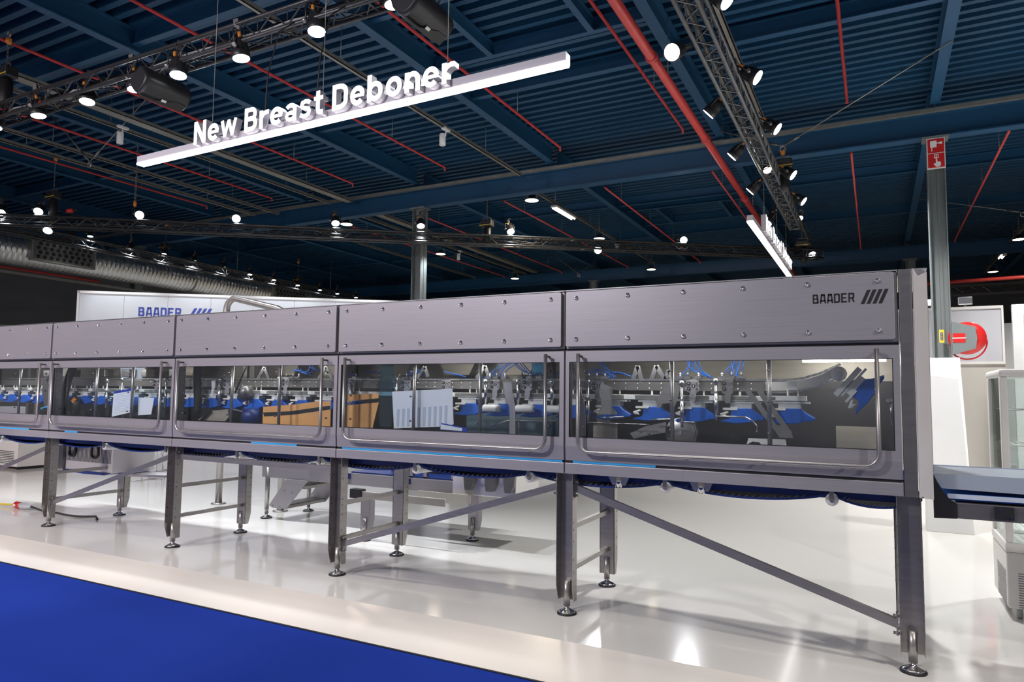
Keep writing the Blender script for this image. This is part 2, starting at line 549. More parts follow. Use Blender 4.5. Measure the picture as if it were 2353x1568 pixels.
def ell(cx, cy, rx, ry, a0, a1, n=12):
    return [(cx + rx * math.cos(math.radians(a0 + (a1 - a0) * i / n)), cy + ry * math.sin(math.radians(a0 + (a1 - a0) * i / n))) for i in range(n + 1)]
_s = 0.19
GLYPH = {
    'N': (0.64, [([(.095, 0), (.095, 1)], _s), ([(.545, 0), (.545, 1)], _s), ([(.10, .96), (.54, .04)], _s * 1.05)]),
    'e': (0.58, [(ell(.29, .37, .20, .28, 2, 318, 16), _s), ([(.10, .37), (.55, .37)], .13)]),
    'w': (0.80, [([(.07, .74), (.23, .04)], .165), ([(.22, .04), (.40, .72)], .15), ([(.40, .72), (.58, .04)], .15), ([(.57, .04), (.73, .74)], .165)]),
    'B': (0.63, [([(.095, 0), (.095, 1)], _s), ([(.095, .905), (.32, .905)] + ell(.34, .715, .165, .19, 80, -80, 8) + [(.095, .525)], _s * .96), ([(.095, .525), (.34, .525)] + ell(.355, .31, .175, .215, 80, -80, 8) + [(.095, .095)], _s)]),
    'r': (0.42, [([(.095, 0), (.095, .74)], _s), (ell(.36, .40, .255, .245, 165, 84, 6) + [(.43, .64)], _s * .95)]),
    'a': (0.55, [(ell(.265, .47, .19, .18, 150, 20, 8) + [(.445, .46), (.445, 0)], _s * .92), (ell(.265, .22, .17, .135, 0, 360, 16)[:-1], _s * .80, True)]),
    's': (0.54, [([(.47, .57), (.38, .64), (.26, .66), (.14, .61), (.115, .52), (.17, .43), (.28, .385), (.40, .34), (.445, .25), (.42, .15), (.32, .09), (.20, .085), (.06, .15)], _s * .86)]),
    't': (0.42, [([(.19, .95), (.19, .24), (.22, .13), (.30, .09), (.40, .09)], _s), ([(.02, .66), (.40, .66)], .16)]),
    'D': (0.65, [([(.095, 0), (.095, 1)], _s), ([(.095, .905), (.27, .905)] + ell(.29, .66, .265, .245, 85, 5, 6) + ell(.29, .34, .265, .245, -5, -85, 6) + [(.095, .095)], _s)]),
    'b': (0.62, [([(.095, 0), (.095, 1.02)], _s), (ell(.31, .37, .21, .28, 0, 360, 20)[:-1], _s, True)]),
    'o': (0.62, [(ell(.31, .37, .215, .28, 0, 360, 20)[:-1], _s, True)]),
    'n': (0.57, [([(.095, 0), (.095, .74)], _s), (ell(.29, .43, .185, .225, 165, 0, 9) + [(.475, 0)], _s)]),
}

def stroke_text(txt, width, height, depth, place):
    tot = sum((GLYPH[c][0] + .07) if c != ' ' else .27 for c in txt) - .07
    out, x = [], 0.0
    for c in txt:
        if c == ' ':
            x += .27
            continue
        mb = MB()
        for st in GLYPH[c][1]:
            ribbon(mb, [((x + a) * width / tot / height, b) for a, b in st[0]], st[1], depth, lambda u, w, d: place(u * height, w * height, d), len(st) > 2)
        out.append(mb)
        x += GLYPH[c][0] + .07
    return out

def join(mbs):
    r = MB()
    for m in mbs:
        r.add(m.v, m.f)
        r.mi[-len(m.f):] = m.mi
    return r

def block_letters(txt, origin, h, adv, w, u, up, nrm, th):
    G_ = {'B': [[(0, 0), (.24, 0), (.24, 1), (0, 1)], [(.2, .82), (.62, .82), (.84, .9), (.72, 1), (.2, 1)], [(.2, .43), (.85, .43), (.85, .58), (.2, .58)], [(.2, 0), (.78, 0), (.92, .1), (.7, .18), (.2, .18)], [(.6, .54), (.86, .54), (.88, .66), (.86, .92), (.6, .92)], [(.64, .06), (.92, .06), (.94, .3), (.90, .48), (.64, .48)]],
          'A': [[(0, 0), (.24, 0), (.46, 1), (.20, 1)], [(.76, 0), (1, 0), (.80, 1), (.54, 1)], [(.2, .8), (.8, .8), (.8, 1), (.2, 1)], [(.12, .2), (.88, .2), (.85, .36), (.15, .36)]],
          'D': [[(0, 0), (.25, 0), (.25, 1), (0, 1)], [(.2, .82), (.7, .82), (.9, .9), (.74, 1), (.2, 1)], [(.2, 0), (.74, 0), (.9, .1), (.7, .18), (.2, .18)], [(.66, .08), (.92, .08), (.95, .2), (.95, .8), (.92, .92), (.66, .92)]],
          'E': [[(0, 0), (.26, 0), (.26, 1), (0, 1)], [(.2, .82), (.86, .82), (.86, 1), (.2, 1)], [(.2, .42), (.78, .42), (.78, .58), (.2, .58)], [(.2, 0), (.88, 0), (.88, .18), (.2, .18)]],
          'R': [[(0, 0), (.25, 0), (.25, 1), (0, 1)], [(.2, .82), (.7, .82), (.9, .9), (.74, 1), (.2, 1)], [(.2, .38), (.86, .38), (.86, .54), (.2, .54)], [(.64, .48), (.88, .48), (.92, .6), (.92, .84), (.88, .92), (.64, .92)], [(.45, .42), (.70, .42), (.98, 0), (.70, 0)]]}
    mb = MB()
    o = Vector(origin)
    for i, c in enumerate(txt):
        for poly in G_[c]:
            mb.prism([(a * w + i * adv, b * h) for a, b in poly], o, u, up, Vector(nrm) * th)
    return mb

ORD = ['first', 'second', 'third', 'fourth', 'fifth', 'sixth', 'seventh', 'eighth', 'ninth', 'tenth', 'eleventh', 'twelfth', 'thirteenth', 'fourteenth']


# ================================================================== SETTING
struct('floor', MB().box(-26, 9, 3.90, 29.5, -0.06, 0.0), 'floor')
ramp = MB()
ramp.yz([(3.415, -0.055), (3.415, -0.050), (3.90, 0.0), (3.90, -0.055)], -26, 9)
struct('trim_1', ramp, 'ramp')
struct('trim_2', MB().box(-26, 9, 3.400, 3.415, -0.06, -0.045), 'black')
struct('floor_carpet', MB().box(-26, 9, -9, 3.40, -0.10, -0.05), 'carpet')
struct('floor_hall', MB().box(-26, 12, -9, 46, -0.2, -0.101), 'wall_low')

# roof deck: trapezoidal sheet, ribs along the machine
deck = MB()
p, zb, zt = 0.25, 7.13, 7.28
prof, y = [], -4.0
while y < 40:
    prof += [(y, zb), (y + 0.10, zb), (y + 0.12, zt), (y + 0.23, zt)]
    y += p
vs = [(x, a, b) for a, b in prof for x in (-26, 12)]
deck.add(vs, [(2 * i, 2 * i + 1, 2 * i + 3, 2 * i + 2) for i in range(len(prof) - 1)])
struct('ceiling', deck, 'roof')

def ibeam_y(x, y0, y1, z0, h=0.37, w=0.165, tf=0.022, tw=0.014):
    m = MB()
    m.box(x - w / 2, x + w / 2, y0, y1, z0, z0 + tf)
    m.box(x - w / 2, x + w / 2, y0, y1, z0 + h - tf, z0 + h)
    m.box(x - tw / 2, x + tw / 2, y0, y1, z0 + tf, z0 + h - tf)
    return m

def ibeam_x(x0, x1, y, z0, h=0.27, w=0.12, tf=0.018, tw=0.012):
    m = MB()
    m.box(x0, x1, y - w / 2, y + w / 2, z0, z0 + tf)
    m.box(x0, x1, y - w / 2, y + w / 2, z0 + h - tf, z0 + h)
    m.box(x0, x1, y - tw / 2, y + tw / 2, z0 + tf, z0 + h - tf)
    return m

BX = [-25.4, -21.6, -17.85, -14.07, -10.29, -6.51, -2.70, 1.07, 4.87, 8.67]
for x in BX:
    for y0, y1 in ((-4, 14.35), (14.65, 26.9), (27.2, 39)):
        struct('roof_beam', ibeam_y(x, y0, y1, 6.76), 'beam')
for y in (14.5, 27.05):
    g = ibeam_x(-26, 12, y, 6.175, 0.45, 0.24, 0.026, 0.016)
    struct('roof_girder', g, 'beam')
# purlins and the trimmers round the roof hatches
for i in range(len(BX) - 1):
    a, b = BX[i] + 0.0, BX[i + 1]
    for y in (6.65, 10.75, 18.95, 23.12, 31.2, 35.3):
        struct('roof_purlin', ibeam_x(a + 0.02, b - 0.02, y, 6.87, 0.26, 0.11), 'beam')
for y in (7.8, 9.52, 19.7, 21.6):
    struct('roof_trimmer', ibeam_x(-6.49, -2.72, y, 6.90, 0.22, 0.10), 'beam')
for x, y0, y1 in ((-5.4, 7.85, 9.47), (-3.67, 7.85, 9.47), (-5.58, 19.75, 21.55), (-3.77, 19.75, 21.55)):
    struct('roof_trimmer', ibeam_y(x, y0, y1, 6.90, 0.22, 0.10, 0.018, 0.012), 'beam')

# columns: rolled H sections, open side to the camera
def column(x, y, ztop, turned=False, w=0.28, d=0.28):
    m = MB()
    if turned:     # web across: flanges face the camera
        m.box(x - w / 2, x + w / 2, y - d / 2, y - d / 2 + 0.018, -0.1, ztop)
        m.box(x - w / 2, x + w / 2, y + d / 2 - 0.018, y + d / 2, -0.1, ztop)
        m.box(x - 0.008, x + 0.008, y - d / 2, y + d / 2, -0.1, ztop)
    else:
        m.box(x - w / 2, x - w / 2 + 0.018, y - d / 2, y + d / 2, -0.1, ztop)
        m.box(x + w / 2 - 0.018, x + w / 2, y - d / 2, y + d / 2, -0.1, ztop)
        m.box(x - w / 2, x + w / 2, y - 0.008, y + 0.008, -0.1, ztop)
    m.box(x - w / 2 - 0.07, x + w / 2 + 0.07, y - d / 2 - 0.02, y + d / 2 + 0.02, ztop - 0.03, ztop)
    return m
for x, y, t in ((1.065, 14.5, False), (-10.27, 14.5, False), (-10.3, 27.05, False), (1.15, 27.05, False), (-21.6, 14.5, False)):
    struct('steel_column', column(x, y, 6.172, t), 'column')

# hall walls
w = MB()
w.box(-25.9, -25.7, -4, 46, 3.55, 7.2)
struct('wall_left', w, 'wall_dark')
struct('wall_left_lower', MB().box(-25.85, -25.65, -4, 46, -0.1, 3.55), 'wall_low')
struct('wall_back', MB().box(-26, 12, 39.0, 39.2, -0.1, 7.2), 'wall_dark')
struct('wall_right', MB().box(11.8, 12.0, 9, 46, -0.1, 7.2), 'wall_dark')

# ================================================================== ROOF SERVICES
def pipe_thing(name, pts, r, label, m='red_pipe', cat='pipe', group=None, n=10, rings=()):
    mb = MB().tube(pts, r, n)
    for q in rings:
        mb.tube([Vector(q) - Y3 * 0.04, Vector(q) + Y3 * 0.04], r * 1.25, n)
    o = mb.build(name, m)
    (xa, ya, za), (xb, yb, zb_) = pts[0], pts[1]
    for t in (0.12, 0.37, 0.62, 0.87):
        if za > 5.5:
            x, y = xa + (xb - xa) * t, ya + (yb - ya) * t
            MB().tube([(x, y, za), (x, y, 7.14)], 0.006, 5).build('hanger', 'tray', o)
    return tag(o, label, cat, group)

pipe_thing('sprinkler_main', [(-2.60, -2, 6.05), (-2.60, 30.0, 6.05)], 0.068, 'thick red sprinkler main pipe running under the blue roof beside the right truss', rings=((-2.60, 9.0, 6.05), (-2.60, 12.4, 6.05), (-2.60, 16.6, 6.05)))
SP = [(-16.2, -2, 12.8, 'thin red sprinkler branch pipe at far left near the metal duct'),
      (-13.95, -2, 13.0, 'thin red sprinkler branch pipe passing behind the front truss by the white track lamp'),
      (-11.15, -2, 12.9, 'thin red sprinkler branch pipe crossing behind the front truss near the chain hoist'),
      (-8.46, -2, 12.85, 'thin red sprinkler branch pipe passing behind the word Breast'),
      (-5.62, -2, 12.8, 'thin red sprinkler branch pipe passing behind the last letters of the sign'),
      (-3.13, -2, 12.9, 'thin red sprinkler branch pipe alongside the thick red main pipe'),
      (-0.315, -2, 12.75, 'thin red sprinkler branch pipe hanging alone right of the right truss'),
      (-0.33, 15.7, 25.9, 'thin red sprinkler branch pipe beyond the girder, left of the signed column'),
      (2.35, 15.6, 25.9, 'thin red sprinkler branch pipe right of the column with fire signs'),
      (-3.15, 15.7, 25.5, 'thin red sprinkler branch pipe ending behind the second lit sign'),
      (-5.75, 15.8, 26.3, 'thin red sprinkler branch pipe beyond the girder, right of the tube light'),
      (-8.55, 15.8, 26.2, 'thin red sprinkler branch pipe beyond the girder, left of the tube light'),
      (-11.4, 15.8, 26.2, 'thin red sprinkler branch pipe just right of the middle grey column'),
      (-14.1, 15.8, 26.2, 'thin red sprinkler branch pipe beyond the girder, left of the middle column')]
for x, y0, y1, lab in SP:
    pipe_thing('sprinkler_pipe', [(x, y0, 6.5), (x, y1, 6.5), (x, y1, 6.42)], 0.024, lab, group='sprinkler branch pipes under the roof', n=8)
pipe_thing('sprinkler_cross_pipe', [(1.2, 26.4, 5.2), (9, 26.4, 5.35)], 0.06, 'red sprinkler pipe crossing behind the column at far right')

def tray_thing(name, x, y0, y1, w, z, label, group='cable trays under the roof'):
    m = MB()
    m.box(x - w / 2, x + w / 2, y0, y1, z, z + 0.012)
    m.box(x - w / 2, x - w / 2 + 0.012, y0, y1, z, z + 0.07)
    m.box(x + w / 2 - 0.012, x + w / 2, y0, y1, z, z + 0.07)
    o = m.build(name, 'tray')
    for t in (0.1, 0.35, 0.62, 0.9):
        y = y0 + (y1 - y0) * t
        MB().tube([(x, y, z), (x, y, 7.14)], 0.006, 5).build('hanger', 'tray', o)
    return tag(o, label, 'cable tray', group)
tray_thing('cable_tray', -12.35, -2, 14.2, 0.24, 6.5, 'wide galvanised cable tray running under the roof left of the sign')
tray_thing('lighting_rail', -12.83, -2, 14.0, 0.07, 6.45, 'narrow galvanised lighting rail beside the wide cable tray')
tray_thing('lighting_rail', -14.95, -2, 14.2, 0.08, 6.45, 'narrow lighting rail at upper left, the one of the pair nearer the light bar')
tray_thing('lighting_rail', -15.68, -2, 14.0, 0.09, 6.45, 'narrow lighting rail at upper left, the one of the pair nearer the duct')
tray_thing('lighting_rail', -7.1, -2, 13.9, 0.075, 6.42, 'grey lighting rail crossing above the sign between Breast and Deboner')
tray_thing('lighting_rail', -1.70, -2, 13.4, 0.075, 6.42, 'grey lighting rail running beside the right truss')
tray_thing('lighting_rail', -1.79, 15.5, 25.4, 0.07, 6.42, 'grey lighting rail continuing beyond the right truss')
tray_thing('lighting_rail', -7.4, 15.5, 25.8, 0.07, 6.45, 'lighting rail carrying the lit tube lamp beyond the girder')
tray_thing('cable_tray', -12.5, 15.2, 26.0, 0.26, 6.5, 'wide pale cable tray behind the middle grey column')
tray_thing('lighting_rail', -12.95, 15.2, 26.0, 0.08, 6.45, 'narrow lighting rail next to the tray behind the middle column')
tray_thing('lighting_rail', -15.4, 15.2, 26.0, 0.08, 6.45, 'lighting rail beyond the girder left of the middle column')
tray_thing('lighting_rail', 3.95, 15.5, 33, 0.08, 6.45, 'lighting rail at far right holding two high bay lamps')
t = MB()
t.box(-26, 12, 14.30, 14.38, 6.61, 6.68)
tag(t.build('cable_tray', 'tray'), 'perforated cable tray along the top of the near blue girder', 'cable tray', 'cable trays under the roof')

# high bay lamps
def bay_lamp(loc, label, first=[None]):
    if first[0] is None:
        r = thing('high_bay_lamp', label, 'ceiling lamp', loc, 'high bay lamps under the roof')
        b = MB().lathe([(0.05, 0.14), (0.07, 0.13), (0.085, 0.06), (0.165, 0.03), (0.175, 0.0), (0.16, 0.0)], n=20)
        b.build('lamp_housing', 'matblack', r, local=True)
        MB().lathe([(0.0, -0.004), (0.162, -0.004), (0.162, 0.004), (0.0, 0.006)], n=20).build('diffuser', 'lens_warm', r, local=True)
        MB().tube([(-0.13, 0, 0.05), (-0.13, 0, 0.26), (0.13, 0, 0.26), (0.13, 0, 0.05)], 0.008, 6).build('hanging_bracket', 'tray', r, local=True)
        MB().tube([(0, 0, 0.26), (0, 0, 0.99)], 0.006, 6).build('suspension_rod', 'tray', r, local=True)
        first[0] = r
        return r
    return dup(first[0], loc, label=label)
for loc, lab in (((-7.32, 14.98, 6.15), 'round lit high bay lamp hanging just under the near girder'),
                 ((-7.3, 19.6, 6.15), 'round lit high bay lamp above the diagonal truss behind the girder'),
                 ((-13.0, 19.6, 6.15), 'round lit high bay lamp just right of the middle column'),
                 ((-13.0, 25.1, 6.15), 'small round lit high bay lamp far back just above the machine top'),
                 ((-7.35, 25.3, 6.15), 'small round lit high bay lamp far back at the far girder, right of picture centre'),
                 ((-13.1, 14.95, 6.15), 'round lit high bay lamp left of the middle column, touching the girder line'),
                 ((3.85, 24.8, 6.15), 'round lit high bay lamp at far right edge, the larger of two'),
                 ((3.95, 30.8, 6.15), 'round lit high bay lamp at far right, the smaller and lower of two')):
    bay_lamp(loc, lab)
    lamp('bay_light', (loc[0], loc[1], loc[2] - 0.03), (0, 0, -1), BAY_W, (1.0, 0.86, 0.66), 150, 0.4, 0.16)

def tube_light(loc, length, label):
    r = thing('tube_light', label, 'ceiling lamp', loc, 'tube lights on the lighting rails')
    MB().box(-0.09, 0.09, -length / 2, length / 2, 0, 0.06).build('lamp_housing', 'white', r, 0.01, local=True)
    for s in (-0.045, 0.045):
        MB().tube([(s, -length / 2 + 0.03, -0.015), (s, length / 2 - 0.03, -0.015)], 0.018, 8).build('tube', 'lens_warm', r, local=True)
    MB().tube([(0, -length / 2 + 0.1, 0.06), (0, -length / 2 + 0.1, 0.80)], 0.006, 6).build('hanger', 'tray', r, local=True)
tube_light((-7.36, 17.05, 6.33), 1.35, 'long lit tube light under the roof behind the girder centre')
tube_light((3.94, 28.6, 6.33), 0.8, 'short lit tube light at far right between two high bay lamps')

def track_head(loc, label, first=[None]):
    if first[0] is None:
        r = thing('track_spotlight', label, 'spotlight', loc, 'unlit white track spotlights')
        MB().lathe([(0.055, 0.0), (0.06, -0.02), (0.06, -0.22), (0.05, -0.225), (0.05, -0.2), (0.0, -0.2)], n=14).build('lamp_body', 'white', r, local=True)
        MB().tube([(0.07, 0, 0.06), (0.07, 0, -0.05), (0.0, 0, -0.06)], 0.012, 6).build('arm', 'white', r, local=True)
        MB().box(0.03, 0.11, -0.1, 0.1, 0.06, 0.10).build('track_adapter', 'white', r, local=True)
        first[0] = r
        return r
    return dup(first[0], loc, label=label)
for loc, lab in (((-12.72, 8.05, 6.36), 'white unlit track spotlight left of the light bar, by a sling'),
                 ((-7.16, 10.78, 6.34), 'white unlit track spotlight on the rail right of the sign middle'),
                 ((-12.95, 20.66, 6.36), 'white unlit track spotlight to the right of the middle column'),
                 ((-7.4, 21.5, 6.36), 'white unlit track spotlight beneath the diagonal truss at centre'),
                 ((3.85, 20.5, 6.36), 'white unlit track spotlight at far right edge under the roof'),
                 ((3.85, 27.4, 6.36), 'white unlit track spotlight at far right next to the short tube light')):
    track_head(loc, lab)

# spiral duct with perforated outlets
DX, DZ, DR = -20.5, 5.19, 0.43
root = thing('air_duct', 'long spiral-ribbed galvanised air duct with dark perforated outlets at left', 'duct', (DX, 2.0, DZ))
prof = []
y = 0.0
while y < 34:
    prof += [(DR, y), (DR, y + 0.06), (DR + 0.018, y + 0.08), (DR + 0.018, y + 0.105), (DR, y + 0.125)]
    y += 0.135
MB().lathe(prof, (DX, 2.0, DZ), Y3, 28).build('duct_body', 'duct', root)
for y in (4.6, 15.6, 20.9, 26.3):
    MB().lathe([(DR + 0.03, -0.03), (DR + 0.034, -0.03), (DR + 0.034, 0.03), (DR + 0.03, 0.03)], (DX, y, DZ), Y3, 28).build('joint_collar', 'tray', root)
for y in (10.4, 18.9, 27.2):
    f = MB()
    f.box(DX + 0.36, DX + 0.50, y, y + 1.75, DZ - 0.30, DZ + 0.30)
    bo = f.build('outlet_box', 'tray', root, 0.01)
    MB().box(DX + 0.50, DX + 0.51, y + 0.06, y + 1.69, DZ - 0.25, DZ + 0.25).build('outlet_plate', 'steel_dark', bo)
    hl = MB()
    for i in range(9):
        for j in range(4):
            hl.lathe([(0.055, 0.0), (0.055, 0.004)], (DX + 0.509, y + 0.17 + i * 0.17 + (0.05 if j % 2 else 0), DZ - 0.18 + j * 0.12), X3, 8)
    hl.build('perforation', 'black', bo, kind='stuff')
for y in (6.0, 9.3, 13.5, 17.6, 22.5):
    MB().tube([(DX, y, DZ + DR), (DX, y, 7.1)], 0.012, 6).build('hanger_rod', 'tray', root)
pipe_thing('wall_pipe', [(-21.5, 1, 4.86), (-21.5, 13.2, 4.80)], 0.035, 'thin red pipe running under the air duct along the left wall')
t = MB()
t.box(-21.6, -21.45, 0, 16, 4.66, 4.72)
tag(t.build('wall_cable_tray', 'tray'), 'grey cable tray below the thin red pipe at left wall', 'cable tray')

# ------------------------------------------------------------------ trusses
UNIT = MB().tube([(0, 0, 0), (0, 0, 1)], 1.0, 6, cap=False).mesh('truss_brace', 'truss')
UNIT2 = MB().tube([(0, 0, 0), (0, 0, 1)], 1.0, 6, cap=False).mesh('truss_brace', 'truss_grey')

def seg_matrix(p0, p1, r):
    d = Vector(p1) - Vector(p0)
    q = d.to_track_quat('Z', 'Y').to_matrix().to_4x4()
    return Matrix.Translation(p0) @ q @ Matrix.Diagonal((r, r, d.length, 1))

def truss(name, label, p0, p1, size, pitch, individual=True, cables=0, paint='truss'):
    """p0, p1: centre line of the truss"""
    p0, p1 = Vector(p0), Vector(p1)
    root = thing(name, label, 'truss', p0)
    d = (p1 - p0).normalized()
    a = d.cross(Z3).normalized()
    L = (p1 - p0).length
    h = size / 2
    cs = [a * (i * h) + Z3 * (j * h) for i, j in ((-1, -1), (1, -1), (1, 1), (-1, 1))]
    for c in cs:
        MB().tube([p0 + c, p1 + c], 0.026, 10).build('chord', paint, root)
    n = int(L / pitch)
    st = MB()
    cnt = 0
    for k in range(4):
        c0, c1 = cs[k], cs[(k + 1) % 4]
        for i in range(n):
            q0 = p0 + d * (i * L / n) + (c0 if i % 2 == 0 else c1)
            q1 = p0 + d * ((i + 1) * L / n) + (c1 if i % 2 == 0 else c0)
            if individual:
                inst('truss_brace', UNIT if paint == 'truss' else UNIT2, root, seg_matrix(q0 - p0, q1 - p0, 0.009))
            else:
                st.tube([q0, q1], 0.009, 5, cap=False)
    if not individual:
        st.build('truss_braces', 'truss', root, kind='stuff')
    m = max(2, round(L / 2.5))
    for i in range(m + 1):
        b = p0 + d * (i * L / m)
        MB().tube([b + cs[k] for k in range(4)], 0.013, 6, closed=True).build('end_frame', paint, root)
    for i in range(cables):
        o = a * random.uniform(-h * 0.6, h * 0.6) + Z3 * random.uniform(-h * 0.7, h * 0.2)
        pts = []
        k = int(L / 0.35)
        for j in range(k + 1):
            t = j / k
            pts.append(p0 + d * (L * t) + o + a * random.uniform(-0.03, 0.03) + Z3 * random.uniform(-0.03, 0.03))
        MB().tube(pts, random.uniform(0.007, 0.014), 6, cap=False).build('cable', random.choice(['black', 'matblack', 'tray', 'greyplug'] if cables > 3 else ['black', 'matblack']), root)
    return root

def SCL(x, y, z, k=0.93):
    return (x * k, y * k, 1.45 + (z - 1.45) * k)
FT = truss('front_truss', 'black box truss crossing the upper left corner, carrying lamps and two loudspeakers', (-12.6, 5.28, 5.40), (-1.62, 5.28, 5.40), 0.21, 0.22, True, 4)
RT = truss('right_truss', 'dark box truss running back at upper right, lamps on both sides', (-1.555, 5.6, 5.405), (-1.555, 17.0, 5.405), 0.21, 0.22, True, 3, 'truss_grey')
BT = truss('diagonal_truss', 'long black truss stretching level across the picture middle above the machine', SCL(-18.6, 8.34, 5.36), SCL(-1.3, 21.43, 5.50), 0.22, 0.26, False, 3)
LT = truss('left_truss', 'long thin black truss along the front of the air duct', (-18.9, 6.0, 5.40), (-19.6, 26.0, 5.40), 0.24, 0.26, False, 1)
KT = truss('far_truss', 'dark truss far right above the grey partition panels', (1.3, 22.0, 4.36), (9.0, 22.0, 4.36), 0.24, 0.3, False, 1)

# ------------------------------------------------------------------ stage lamps
def make_stage_lamp(label, r=0.098):
    t = thing('stage_lamp', label, 'stage lamp', (0, 0, 0))
    k = r / 0.086
    body = MB().lathe([(r * 0.98, 0.0), (r * 1.02, 0.005), (r * 1.02, 0.05 * k), (r * 0.94, 0.06 * k), (r * 0.92, 0.12 * k), (r * 0.8, 0.17 * k), (r * 0.5, 0.20 * k), (0.0, 0.205 * k)], n=22)
    bo = body.build('lamp_housing', 'matblack', t, local=True)
    fin = MB()
    for i in range(10):
        a = 2 * PI * i / 10
        p = Vector((math.cos(a), math.sin(a), 0))
        fin.bar(p * r * 0.92 + Z3 * 0.06 * k, p * r * 0.78 + Z3 * 0.165 * k, 0.006, 0.016, p)
    fin.build('cooling_fin', 'matblack', bo, local=True)
    ln = MB().lathe([(0.0, -0.003), (r * 0.92, -0.003), (r * 0.92, 0.004), (0.0, 0.006)], n=22).build('lens', 'lens', t, local=True)
    yk = MB().tube([(-r * 1.12, 0, 0.08 * k), (-r * 1.12, 0, 0.24 * k), (-r * 0.7, 0, 0.285 * k), (r * 0.7, 0, 0.285 * k), (r * 1.12, 0, 0.24 * k), (r * 1.12, 0, 0.08 * k)], 0.009 * k, 6)
    yk.build('yoke', 'matblack', t, local=True)
    MB().lathe([(0.02 * k, -0.02 * k), (0.02 * k, 0.03 * k)], (r * 1.15, 0, 0.085 * k), X3, 10).build('locking_knob', 'steel', t, local=True)
    MB().box(-0.02 * k, 0.02 * k, -0.025 * k, 0.025 * k, 0.285 * k, 0.40 * k).build('hook_clamp', 'steel_dark', t, local=True)
    MB().lathe([(0.014 * k, 0), (0.018 * k, 0.01 * k), (0.018 * k, 0.05 * k), (0.01 * k, 0.06 * k)], (r * 0.45, 0.03 * k, 0.19 * k), Z3, 8).build('cable_connector', 'amber', t, local=True)
    MB().tube(bez((r * 0.45, 0.03 * k, 0.25 * k), (r * 0.6, 0.1 * k, 0.42 * k), (-r, 0.12 * k, 0.30 * k), (-r * 0.4, 0.02 * k, 0.40 * k)), 0.005 * k, 5).build('power_cable', 'black', t, local=True)
    return t

def aim(direction):
    return Vector(direction).normalized().to_track_quat('-Z', 'Y')

proto = make_stage_lamp('black stage lamp')
protos = make_stage_lamp('small black stage lamp', 0.075)
used = {}
def place_lamp(src, loc, d, label, group, watts, color=(0.93, 0.96, 1.0), size=62, light=True):
    k = src.name
    if k not in used:
        used[k] = True
        o = src
        o.location = loc
        o.rotation_mode = 'QUATERNION'
        o.rotation_quaternion = aim(d)
        o['label'] = label
        o['group'] = group
        ROOT[o.name] = tuple(loc)
    else:
        o = dup(src, loc, aim(d), label, group)
    if light:
        dv = Vector(d).normalized()
        lamp('stage_light', Vector(loc) + dv * 0.02, dv, watts, color, size, 0.7, 0.08)
    return o

G = 'stage lamps on the front truss'
FL = [((-11.11, 5.18, 5.17), 'lit stage lamp at the left end of the front truss, cut by picture edge'),
      ((-10.16, 5.26, 5.20), 'black lit stage lamp on front truss, second from its left end'),
      ((-9.12, 5.30, 5.22), 'black lit stage lamp on front truss, third from its left end'),
      ((-8.12, 5.30, 5.19), 'black lit stage lamp half hidden behind the left loudspeaker'),
      ((-7.15, 5.18, 5.12), 'black lit stage lamp on front truss just right of the left loudspeaker'),
      ((-6.13, 5.20, 5.11), 'black lit stage lamp on front truss between the left loudspeaker and the word Breast'),
      ((-5.05, 5.22, 5.17), 'black lit stage lamp on front truss above the word Breast'),
      ((-4.11, 5.28, 5.25), 'black lit stage lamp at top edge just left of the right loudspeaker')]
for i, (loc, lab) in enumerate(FL):
    place_lamp(proto, loc, (0.16, 0.06 if i % 2 else -0.10, -1), lab, G, SPOT_W * 0.36)
G = 'stage lamps on the right truss'
RL = [((-1.2, 6.80, 5.33), (0.80, -0.05, -0.75)), ((-1.87, 7.25, 5.16), (-0.25, -0.85, -0.5)), ((-1.2, 8.78, 5.38), (0.85, -0.05, -0.62)), ((-1.95, 9.48, 5.31), (-0.75, 0.05, -0.7)),
      ((-1.2, 10.76, 5.42), (0.85, -0.05, -0.65)), ((-1.95, 11.23, 5.26), (-0.75, 0.0, -0.7)), ((-1.2, 12.98, 5.36), (0.85, -0.1, -0.65)), ((-1.95, 13.05, 5.18), (-0.75, 0.0, -0.7)),
      ((-1.2, 15.0, 5.40), (0.85, -0.1, -0.65)), ((-1.9, 15.0, 5.04), (-0.5, -0.3, -0.8))]
for i, (loc, d) in enumerate(RL):
    side = 'right' if loc[0] > -1.5 else 'left'
    place_lamp(proto, loc, d, 'lit stage lamp on the %s side of right truss, %s from near end' % (side, ORD[i // 2]), G, SPOT_W if side == 'right' else SPOT_W * 0.45)
G = 'stage lamps on the diagonal truss'
BL = [(-18.13, 8.7, 5.55), (-17.48, 9.18, 5.62), (-15.71, 10.53, 5.66), (-13.93, 11.87, 5.69), (-12.03, 13.32, 5.70), (-10.32, 14.61, 5.74), (-8.44, 16.03, 5.71), (-6.54, 17.47, 5.33), (-4.59, 18.94, 5.72), (-1.51, 21.27, 5.50)]
BD = [(0.4, -0.2, -0.6), (0.45, -0.45, -0.6), (0.62, -0.62, -0.34), (0.62, -0.62, -0.34), (0.4, -0.4, -0.8), (0.3, -0.35, -0.85), (0.4, -0.45, -0.75), (0.35, -0.75, -0.35), (0.35, -0.7, -0.3), (0.3, -0.5, -0.8)]
for i, loc in enumerate(BL):
    place_lamp(proto, SCL(*loc), BD[i], 'lit stage lamp on the diagonal truss, %s from its left end' % ORD[i], G, BACK_W)
G = 'small stage lamps on the left truss'
